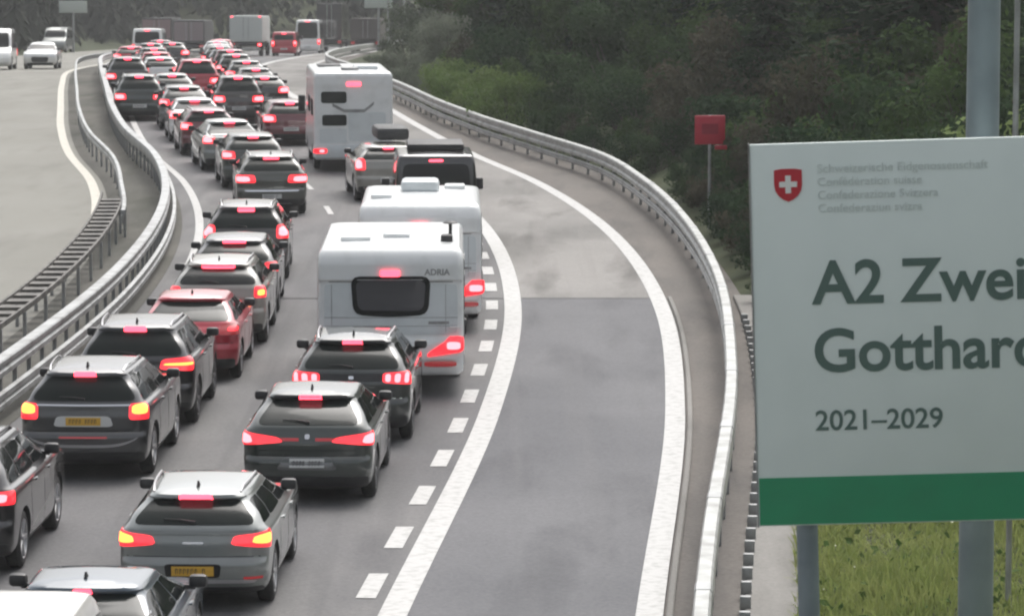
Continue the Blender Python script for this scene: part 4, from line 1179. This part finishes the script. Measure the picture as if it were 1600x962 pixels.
# ================================================================== VEGETATION
def leaf_mat(name, c1, c2, trans=.35):
    m = bpy.data.materials.new(name); m.use_nodes = True
    n = m.node_tree.nodes; l = m.node_tree.links; p = n['Principled BSDF']
    p.inputs['Roughness'].default_value = .85; p.inputs['Specular IOR Level'].default_value = .06
    oi = n.new('ShaderNodeObjectInfo'); tc = n.new('ShaderNodeTexCoord')
    nz = n.new('ShaderNodeTexNoise'); nz.inputs['Scale'].default_value = 2.2; nz.inputs['Detail'].default_value = 3
    l.new(tc.outputs['Object'], nz.inputs['Vector'])
    ad = n.new('ShaderNodeMath'); ad.operation = 'ADD'; l.new(nz.outputs['Fac'], ad.inputs[0])
    sb = n.new('ShaderNodeMath'); sb.operation = 'MULTIPLY_ADD'; sb.inputs[1].default_value = .7; sb.inputs[2].default_value = -.35
    l.new(oi.outputs['Random'], sb.inputs[0]); l.new(sb.outputs[0], ad.inputs[1])
    mp = n.new('ShaderNodeMapRange'); mp.inputs['From Min'].default_value = .25; mp.inputs['From Max'].default_value = .8
    l.new(ad.outputs[0], mp.inputs['Value'])
    mx = n.new('ShaderNodeMix'); mx.data_type = 'RGBA'
    mx.inputs[6].default_value = (*c1, 1); mx.inputs[7].default_value = (*c2, 1)
    l.new(mp.outputs['Result'], mx.inputs['Factor']); l.new(mx.outputs[2], p.inputs['Base Color'])
    tr = n.new('ShaderNodeBsdfTranslucent'); l.new(mx.outputs[2], tr.inputs['Color'])
    ms = n.new('ShaderNodeMixShader'); ms.inputs['Fac'].default_value = trans
    l.new(p.outputs[0], ms.inputs[1]); l.new(tr.outputs[0], ms.inputs[2]); l.new(ms.outputs[0], n['Material Output'].inputs['Surface'])
    return m
M['leaf_dark'] = leaf_mat('leaf_dark', (.022, .044, .020), (.042, .072, .030))
M['leaf_mid'] = leaf_mat('leaf_mid', (.038, .066, .022), (.065, .105, .036))
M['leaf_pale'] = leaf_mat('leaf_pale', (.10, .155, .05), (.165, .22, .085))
M['leaf_brown'] = leaf_mat('leaf_brown', (.050, .050, .034), (.075, .070, .048))
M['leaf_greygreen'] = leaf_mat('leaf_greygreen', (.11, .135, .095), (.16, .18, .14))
M['needle'] = leaf_mat('needle', (.016, .034, .020), (.034, .058, .032), .2)
M['bark'] = mat('bark', (.075, .066, .056), .9, noise=(4., (.045, .04, .034), .4, .7), bump=(9, .8, .03))

def quads_mesh(name, cen, nrm_, up, sx, sy, m_):
    """cards: centre, normal, up, half sizes -> folded leaf of two triangles"""
    n = len(cen)
    side = np.cross(up, nrm_); side /= np.linalg.norm(side, axis=1, keepdims=True) + 1e-9
    v = np.empty((n, 4, 3))
    v[:, 0] = cen - up * sy[:, None]
    v[:, 1] = cen + side * sx[:, None] + nrm_ * (sx * .25)[:, None]
    v[:, 2] = cen + up * sy[:, None]
    v[:, 3] = cen - side * sx[:, None] + nrm_ * (sx * .25)[:, None]
    idx = np.arange(n)[:, None] * 4
    f = np.concatenate([idx + np.array([[0, 1, 2]]), idx + np.array([[0, 2, 3]])], axis=1).reshape(-1, 3)
    me = bpy.data.meshes.new(name)
    me.vertices.add(n * 4); me.vertices.foreach_set('co', v.ravel())
    me.loops.add(len(f) * 3); me.loops.foreach_set('vertex_index', f.ravel().astype(np.int32))
    me.polygons.add(len(f)); me.polygons.foreach_set('loop_start', np.arange(0, len(f) * 3, 3, dtype=np.int32))
    me.update(calc_edges=True)
    me.materials.append(m_)
    return me
def unit(a): return a / (np.linalg.norm(a, axis=1, keepdims=True) + 1e-9)

def clump_leaves(clumps, per, size, m_, name='crown', squash=.8):
    cs = []; ns = []
    for (c, r) in clumps:
        k = int(per * (r / .5) ** 2)
        d = unit(rng.normal(size=(k, 3)))
        rad = r * (rng.random(k) ** .35)
        p = d * rad[:, None]; p[:, 2] *= squash
        cs.append(np.asarray(c) + p); ns.append(unit(d + rng.normal(size=(k, 3)) * .7 + np.array([0, 0, .4])))
    c = np.concatenate(cs); n_ = np.concatenate(ns)
    up = unit(np.cross(n_, rng.normal(size=n_.shape)))
    s_ = size * (.6 + .8 * rng.random(len(c)))
    return quads_mesh(name, c, n_, up, s_ * .5, s_, m_)

def stems_mesh(name, tips, base_r, m_, z0=-.2):
    mb = MB()
    for t in tips:
        b = Vector((t[0] * .12, t[1] * .12, z0)); t = Vector(t); mid = b.lerp(t, .5) + Vector((random.uniform(-.1, .1), random.uniform(-.1, .1), .1))
        mb.tube([b, mid, t], [base_r, base_r * .7, base_r * .25], 5, cap=False)
    o = mb.build(name, m_, None, 60); me = o.data; bpy.data.objects.remove(o); return me

def shrub_variant(seed, h, wd, leaf, lm, per):
    rs = np.random.default_rng(seed); cl = []
    for k in range(16):
        a = rs.random() * 6.28; rr = wd * math.sqrt(rs.random()); z = h * (.15 + .8 * rs.random() * (1 - .45 * rr / wd))
        cl.append(((rr * math.cos(a), rr * math.sin(a), z), h * (.13 + .13 * rs.random())))
    return clump_leaves(cl, per, leaf, lm), stems_mesh('stems', [c[0] for c in cl[:9]], .03, M['bark'])
SHR = {}
for key, lm in (('dark', 'leaf_dark'), ('mid', 'leaf_mid'), ('pale', 'leaf_pale'), ('brown', 'leaf_brown'), ('greygreen', 'leaf_greygreen')):
    SHR[key] = [shrub_variant(i * 7 + len(key) * 31, 2.2, 1.1, .062, M[lm], 210) for i in range(2)]

def plant(name, label, cat, x, y, parts, scale, group, rotz=None, sz=None):
    r = tag(empty(name, (x, y, tz(x, y) - .03), (0, 0, random.uniform(0, 6.28) if rotz is None else rotz)), label, cat, group)
    r.scale = (scale, scale, scale * (sz or 1))
    for pn_, me in parts:
        o = bpy.data.objects.new(pn_, me); COL.objects.link(o); o.parent = r
    return r

def spruce_variant(seed, h, lean=0):
    rs = np.random.default_rng(seed)
    c = []; n_ = []; up = []; sx = []; sy = []
    z = .5
    mb = MB(); mb.tube([(0, 0, -.4), (.03, .02, h * .5), (0, 0, h)], [h * .018, h * .011, .02], 8)
    while z < h - .1:
        L = (h - z) / h * h * .22 + .15
        nb = 7 if z < h * .7 else 5
        for b in range(nb):
            a = rs.random() * 6.28; dx, dy = math.cos(a), math.sin(a); l_ = L * rs.uniform(.75, 1.15)
            droop = rs.uniform(.15, .4)
            if z < 6: mb.tube([(0, 0, z), (dx * l_ * .6, dy * l_ * .6, z - droop * l_ * .35), (dx * l_, dy * l_, z - droop * l_ * .6)], [.03, .02, .008], 4, cap=False)
            for t in np.arange(.18, 1.02, .2 / max(l_, .5)):
                for sd_ in (-1, 1, 0):
                    p = np.array([dx, dy, 0]) * l_ * t + np.array([-dy, dx, 0]) * sd_ * .16 * l_ * (1.1 - t); p[2] = z - droop * l_ * t * .6 - .05 * abs(sd_)
                    c.append(p + rs.normal(size=3) * .04)
                    n_.append(np.array([0, 0, 1]) + rs.normal(size=3) * .45); up.append(np.array([dx, dy, -.45]) + np.array([-dy, dx, 0]) * sd_ * .9 + rs.normal(size=3) * .25)
                    s_ = rs.uniform(.13, .24); sx.append(s_ * .5); sy.append(s_)
        z += rs.uniform(.26, .42)
    n_ = unit(np.array(n_)); up = unit(np.array(up)); up = unit(up - n_ * (up * n_).sum(1, keepdims=True))
    crown = quads_mesh('crown', np.array(c), n_, up, np.array(sx), np.array(sy), M['needle'])
    o = mb.build('trunk', M['bark'], None, 60); tm = o.data; bpy.data.objects.remove(o)
    return crown, tm
SPR = [spruce_variant(3, 10.5), spruce_variant(5, 8.5)]

def broad_variant(seed, h, lm):
    rs = np.random.default_rng(seed); mb = MB()
    mb.tube([(0, 0, -.4), (.08, 0, h * .3), (.02, .1, h * .6), (0, 0, h * .85)], [h * .02, h * .016, h * .011, .03], 8)
    cl = []
    for k in range(30):
        a = rs.random() * 6.28; z = h * rs.uniform(.22, 1.0); rr = h * .26 * math.sin(min(1, (z / h - .12) / .5) * 1.57) * math.sqrt(rs.random()) * (1 if z < h * .7 else 1.7 * (1.1 - z / h) + .2)
        p = (rr * math.cos(a), rr * math.sin(a), z); cl.append((p, h * rs.uniform(.05, .095)))
        mb.tube([(0, 0, z * .72), (p[0] * .6, p[1] * .6, z * .9), p], [.05, .03, .012], 5, cap=False)
    o = mb.build('trunk', M['bark'], None, 60); tm = o.data; bpy.data.objects.remove(o)
    return clump_leaves(cl, 190, .08, lm), tm
BRD = [broad_variant(21, 8.0, M['leaf_dark']), broad_variant(22, 7.0, M['leaf_mid'])]

vr = random.Random(5)
def inview(x, y, m_=60): 
    px = 800 + x / y * FPX
    return 560 - m_ < px < 1600 + m_
ORD = ['first', 'second', 'third', 'fourth', 'fifth', 'sixth', 'seventh', 'eighth', 'ninth', 'tenth', 'eleventh', 'twelfth'] + [q + 'teenth' for q in ('thir', 'four', 'fif', 'six', 'seven', 'eigh', 'nine')] + ['twentieth'] + ['twenty-' + q for q in ('first', 'second', 'third', 'fourth', 'fifth', 'sixth', 'seventh', 'eighth', 'ninth')]
def zone(px):
    for lim, nm in ((700, 'right of the motorhome'), (860, 'above the far guardrail curve'), (1040, 'left of the red square sign'), (1170, 'around the red square sign'), (1330, 'above the sign crest'), (1480, 'above the sign lettering'), (9999, 'beside the thick mast')):
        if px < lim: return nm
# front rank of shrubs right behind the guardrail, then deeper ranks
spots = []
y = 61.0
while y < 176:
    for k in range(3):
        yy = y + vr.uniform(-.5, .5); t = RAILF(yy) + 1.55 + .9 * k + vr.uniform(-.2, .2); x = RC(yy) + t
        if inview(x, yy) and (k == 0 or vr.random() < .55) and all((x - a) ** 2 + (yy - b) ** 2 > (.55 + .007 * yy) ** 2 for a, b, _ in spots): spots.append((x, yy, t))
    for k in range(40):
        t = RAILF(y) + 3.2 + vr.random() ** 1.2 * 14; yy = y + vr.uniform(-1.5, 1.5); x = RC(yy) + t
        if inview(x, yy) and all((x - a) ** 2 + (yy - b) ** 2 > (1.25 + .006 * yy) ** 2 for a, b, _ in spots):
            spots.append((x, yy, t))
            if vr.random() < .5: break
    y += 1.5
KN = {'dark': 'dark green', 'mid': 'mid green', 'brown': 'brownish', 'pale': 'fresh light green', 'greygreen': 'grey-green'}
todo = {}
for (x, yy, t) in spots:
    px = 800 + x / yy * FPX
    rank = t - RAILF(yy)
    near = rank < 3
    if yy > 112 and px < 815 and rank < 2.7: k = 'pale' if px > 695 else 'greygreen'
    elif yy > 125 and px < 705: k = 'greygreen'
    else: k = vr.choices(['dark', 'mid', 'brown', 'pale'], [6, 2.5, 1.8, .0 if px < 1350 else 1.0])[0]
    if yy < 90 and abs(px - 1108) < 45: continue
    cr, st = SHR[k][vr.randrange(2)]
    sc = (vr.uniform(.42, .7) if k != 'pale' else vr.uniform(.7, 1.0)) if near else vr.uniform(.9, 1.7)
    key = (KN[k], 'low' if near else 'bushy', zone(px), 'front rank' if near else ('middle rank' if rank < 8 else 'rear rank'))
    todo.setdefault(key, []).append((px, x, yy, cr, st, sc))
for key, lst in todo.items():
    lst.sort(key=lambda q: q[0])
    for i, (px, x, yy, cr, st, sc) in enumerate(lst):
        o_ = '' if len(lst) == 1 else ', ' + ORD[i] + ' from left'
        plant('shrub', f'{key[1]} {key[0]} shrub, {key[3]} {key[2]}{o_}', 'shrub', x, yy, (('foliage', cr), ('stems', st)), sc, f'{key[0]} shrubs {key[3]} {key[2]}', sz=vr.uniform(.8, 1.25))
placed = []
todo = {}
for k in range(900):
    yy = vr.uniform(82, 185); t = RAILF(yy) + vr.uniform(4.5, 20); x = RC(yy) + t
    if not inview(x, yy, 100) or any((x - a) ** 2 + (yy - b) ** 2 < 3.0 ** 2 for a, b in placed): continue
    if yy < 95 and t < 7: continue
    px = 800 + x / yy * FPX
    placed.append((x, yy))
    kind = 'spruce' if vr.random() < .6 else 'broadleaf'
    todo.setdefault((kind, zone(px)), []).append((px, x, yy, vr.randrange(2), vr.uniform(.8, 1.25)))
    if len(placed) > 46: break
for (kind, zn), lst in todo.items():
    lst.sort(key=lambda q: q[0])
    for i, (px, x, yy, v_, sc) in enumerate(lst):
        o_ = '' if len(lst) == 1 else ', ' + ORD[i] + ' from left'
        cr, tm = (SPR if kind == 'spruce' else BRD)[v_]
        plant(kind + '_tree', ('dark spruce' if kind == 'spruce' else 'leafy broadleaf tree') + f' in the wood{o_} {zn}', 'tree', x, yy, (('crown', cr), ('trunk', tm)), sc, kind + ' trees in the right wood')
print('shrubs', len(spots), 'trees', len(placed))

# far wooded hillside: one mass
def far_wood():
    c = []; n_ = []; up = []; s1 = []
    rs = np.random.default_rng(9)
    for k in range(1050):
        y = 352 + 95 * rs.random() ** 1.2; x = RC(300) + rs.uniform(-90, 75) * (y / 400)
        if k > 700: y = rs.uniform(262, 352); x = RC(y) + rs.uniform(-75, -26)
        h = rs.uniform(5, 10) if k <= 700 else rs.uniform(3, 6); g = tz(x, y)
        m_ = 110
        zz = rs.random(m_) ** .8; ang = rs.random(m_) * 6.28; rr = (1 - zz) * h * .24 * (.5 + .6 * rs.random(m_)) + .1
        p = np.stack([x + rr * np.cos(ang), y + rr * np.sin(ang), g + .2 + zz * h], 1)
        d = np.stack([np.cos(ang), np.sin(ang), np.full(m_, .8)], 1) + rs.normal(size=(m_, 3)) * .4
        u = np.stack([np.cos(ang), np.sin(ang), np.full(m_, -.7)], 1)
        c.append(p); n_.append(d); up.append(u); s1.append(rs.uniform(.35, .75, m_))
    c = np.concatenate(c); n_ = unit(np.concatenate(n_)); up = unit(np.concatenate(up)); up = unit(up - n_ * (up * n_).sum(1, keepdims=True)); s1 = np.concatenate(s1)
    me = quads_mesh('far_wood', c, n_, up, s1 * .5, s1, leaf_mat('far_needles', (.040, .046, .036), (.070, .072, .060), .1))
    tag(link('far_wood', me, None), 'dark hazy wooded hillside closing off the far end of the motorway', 'wood', None, 'stuff')
far_wood()

# grass bank round the sign posts
def grass():
    n = 90000
    y = rng.uniform(33, 62, n); u = rng.random(n) ** 1.1 * 8.5
    t = np.array([RAILF(v) for v in y]) + 1.12 + u
    x = np.array([RC(v) for v in y]) + t
    z = np.array([tz(a, b) for a, b in zip(x, y)])
    h = rng.uniform(.10, .30, n) * (1 + .5 * np.sin(x * 1.7) * np.cos(y * .9))
    a = rng.random(n) * 6.28; ln = rng.uniform(.05, .22, n) ; wd = rng.uniform(.006, .014, n)
    b = np.stack([x, y, z - .03], 1); dx = np.stack([np.cos(a), np.sin(a), 0 * a], 1); sx = np.stack([-np.sin(a), np.cos(a), 0 * a], 1)
    v = np.empty((n, 5, 3))
    v[:, 0] = b - sx * wd[:, None]; v[:, 1] = b + sx * wd[:, None]
    mid = b + dx * (ln * .35)[:, None]; mid[:, 2] += h * .65
    v[:, 2] = mid + sx * (wd * .8)[:, None]; v[:, 3] = mid - sx * (wd * .8)[:, None]
    v[:, 4] = b + dx * ln[:, None]; v[:, 4, 2] += h
    i = np.arange(n)[:, None] * 5
    f = np.concatenate([i + [[0, 1, 2]], i + [[0, 2, 3]], i + [[3, 2, 4]]], 1).reshape(-1, 3)
    me = bpy.data.meshes.new('grass'); me.vertices.add(n * 5); me.vertices.foreach_set('co', v.ravel())
    me.loops.add(len(f) * 3); me.loops.foreach_set('vertex_index', f.ravel().astype(np.int32))
    me.polygons.add(len(f)); me.polygons.foreach_set('loop_start', np.arange(0, len(f) * 3, 3, dtype=np.int32)); me.update(calc_edges=True)
    me.materials.append(leaf_mat('grass_blades', (.13, .19, .05), (.29, .32, .115), .35))
    tag(link('grass', me, None), 'rough green grass bank below the roadworks sign', 'grass', None, 'stuff')
    # pale flower heads and broad weeds in the grass
    k = 110; j = rng.integers(0, n, k)
    c = np.stack([x[j], y[j], z[j] + rng.uniform(.12, .34, k)], 1)
    nn = unit(rng.normal(size=(k, 3)) * .5 + [0, -.5, 1]); up = unit(np.cross(nn, rng.normal(size=(k, 3)))); s1 = rng.uniform(.010, .022, k)
    tag(link('flowers', quads_mesh('flowers', c, nn, up, s1, s1, mat('pale_flower', (.55, .56, .42), .7)), None), 'tiny pale flower heads scattered in the grass bank', 'flowers', None, 'stuff')
    k = 1500; j = rng.integers(0, n, k)
    c = np.stack([x[j], y[j], z[j] + rng.uniform(.05, .22, k)], 1)
    nn = unit(rng.normal(size=(k, 3)) * .6 + [0, -.3, 1]); up = unit(np.cross(nn, rng.normal(size=(k, 3)))); s1 = rng.uniform(.04, .09, k)
    tag(link('weeds', quads_mesh('weeds', c, nn, up, s1 * .6, s1, leaf_mat('weed_leaf', (.045, .085, .022), (.10, .14, .045), .25)), None), 'broad-leaved weeds in the grass bank below the sign', 'weeds', None, 'stuff')
grass()

# ================================================================== far signs and lamp posts
def far_sign(px, py, d, w_, h_, label, m_):
    x = (px - 800) / FPX * d; z = CAM_H - (py + 180) / FPX * d; g = tz(x, d)
    r = tag(empty('road_sign', (x, d, g)), label, 'sign')
    mb = MB(); mb.tube([(0, .1, -.4), (0, .1, z - g + h_ * .4)], .09, 8); mb.build('post', M['galv'], r, 40)
    mb = MB(); mb.box(-w_ / 2, w_ / 2, -.05, .03, z - g - h_ / 2, z - g + h_ / 2); pn = mb.build('panel', m_, r, bevel=.02)
    mb = MB(); mb.box(-w_ / 2 - .02, w_ / 2 + .02, .035, .06, z - g - h_ / 2 - .02, z - g + h_ / 2 + .02); mb.build('backing_frame', M['post'], r)
far_sign(116, 10, 290, 2.2, .9, 'pale rectangular road sign on a post above the oncoming road', mat('pale_sign', (.42, .46, .43), .5))
far_sign(592, 4, 262, 2.0, .7, 'pale rectangular sign above the far right of the queue', mat('pale_sign', (.42, .46, .43), .5))
def lamp_post(px, d, h, arm, label):
    x = (px - 800) / FPX * d; g = tz(x, d)
    r = tag(empty('lamp_post', (x, d, g)), label, 'lamp post', 'far lamp posts')
    mb = MB(); mb.tube([(0, 0, -.3), (0, 0, h * .9), (arm * .15, 0, h)], [.10, .07, .05], 8); mb.build('shaft', M['galv_pale'], r, 40)
    mb = MB(); mb.tube([(arm * .15, 0, h), (arm, 0, h + .12)], .045, 8); mb.build('arm', M['galv_pale'], r, 40)
    mb = MB(); mb.box(*sorted((arm * .85, arm * 1.25)), -.12, .12, h + .06, h + .18); mb.build('lamp_head', M['galv_pale'], r, bevel=.03)
lamp_post(607, 235, 4.6, 1.6, 'slim pale lamp post right of the brownish lorry')
lamp_post(632, 255, 5.2, 2.4, 'taller pale lamp post with long arm at the edge of the wood')

# ================================================================== damp valley air
HB = MB(); HB.box(-160, 160, -30, 520, -25, 26)
hz = HB.build('haze', None)
hm = bpy.data.materials.new('haze_air'); hm.use_nodes = True
hn = hm.node_tree.nodes; hn.remove(hn['Principled BSDF'])
vp = hn.new('ShaderNodeVolumePrincipled'); vp.inputs['Color'].default_value = (.95, .97, .97, 1); vp.inputs['Density'].default_value = .00034; vp.inputs['Anisotropy'].default_value = .2
hm.node_tree.links.new(vp.outputs[0], hn['Material Output'].inputs['Volume'])
hz.data.materials.append(hm)
tag(hz, 'thin pale damp haze in the valley air', 'haze', None, 'stuff')
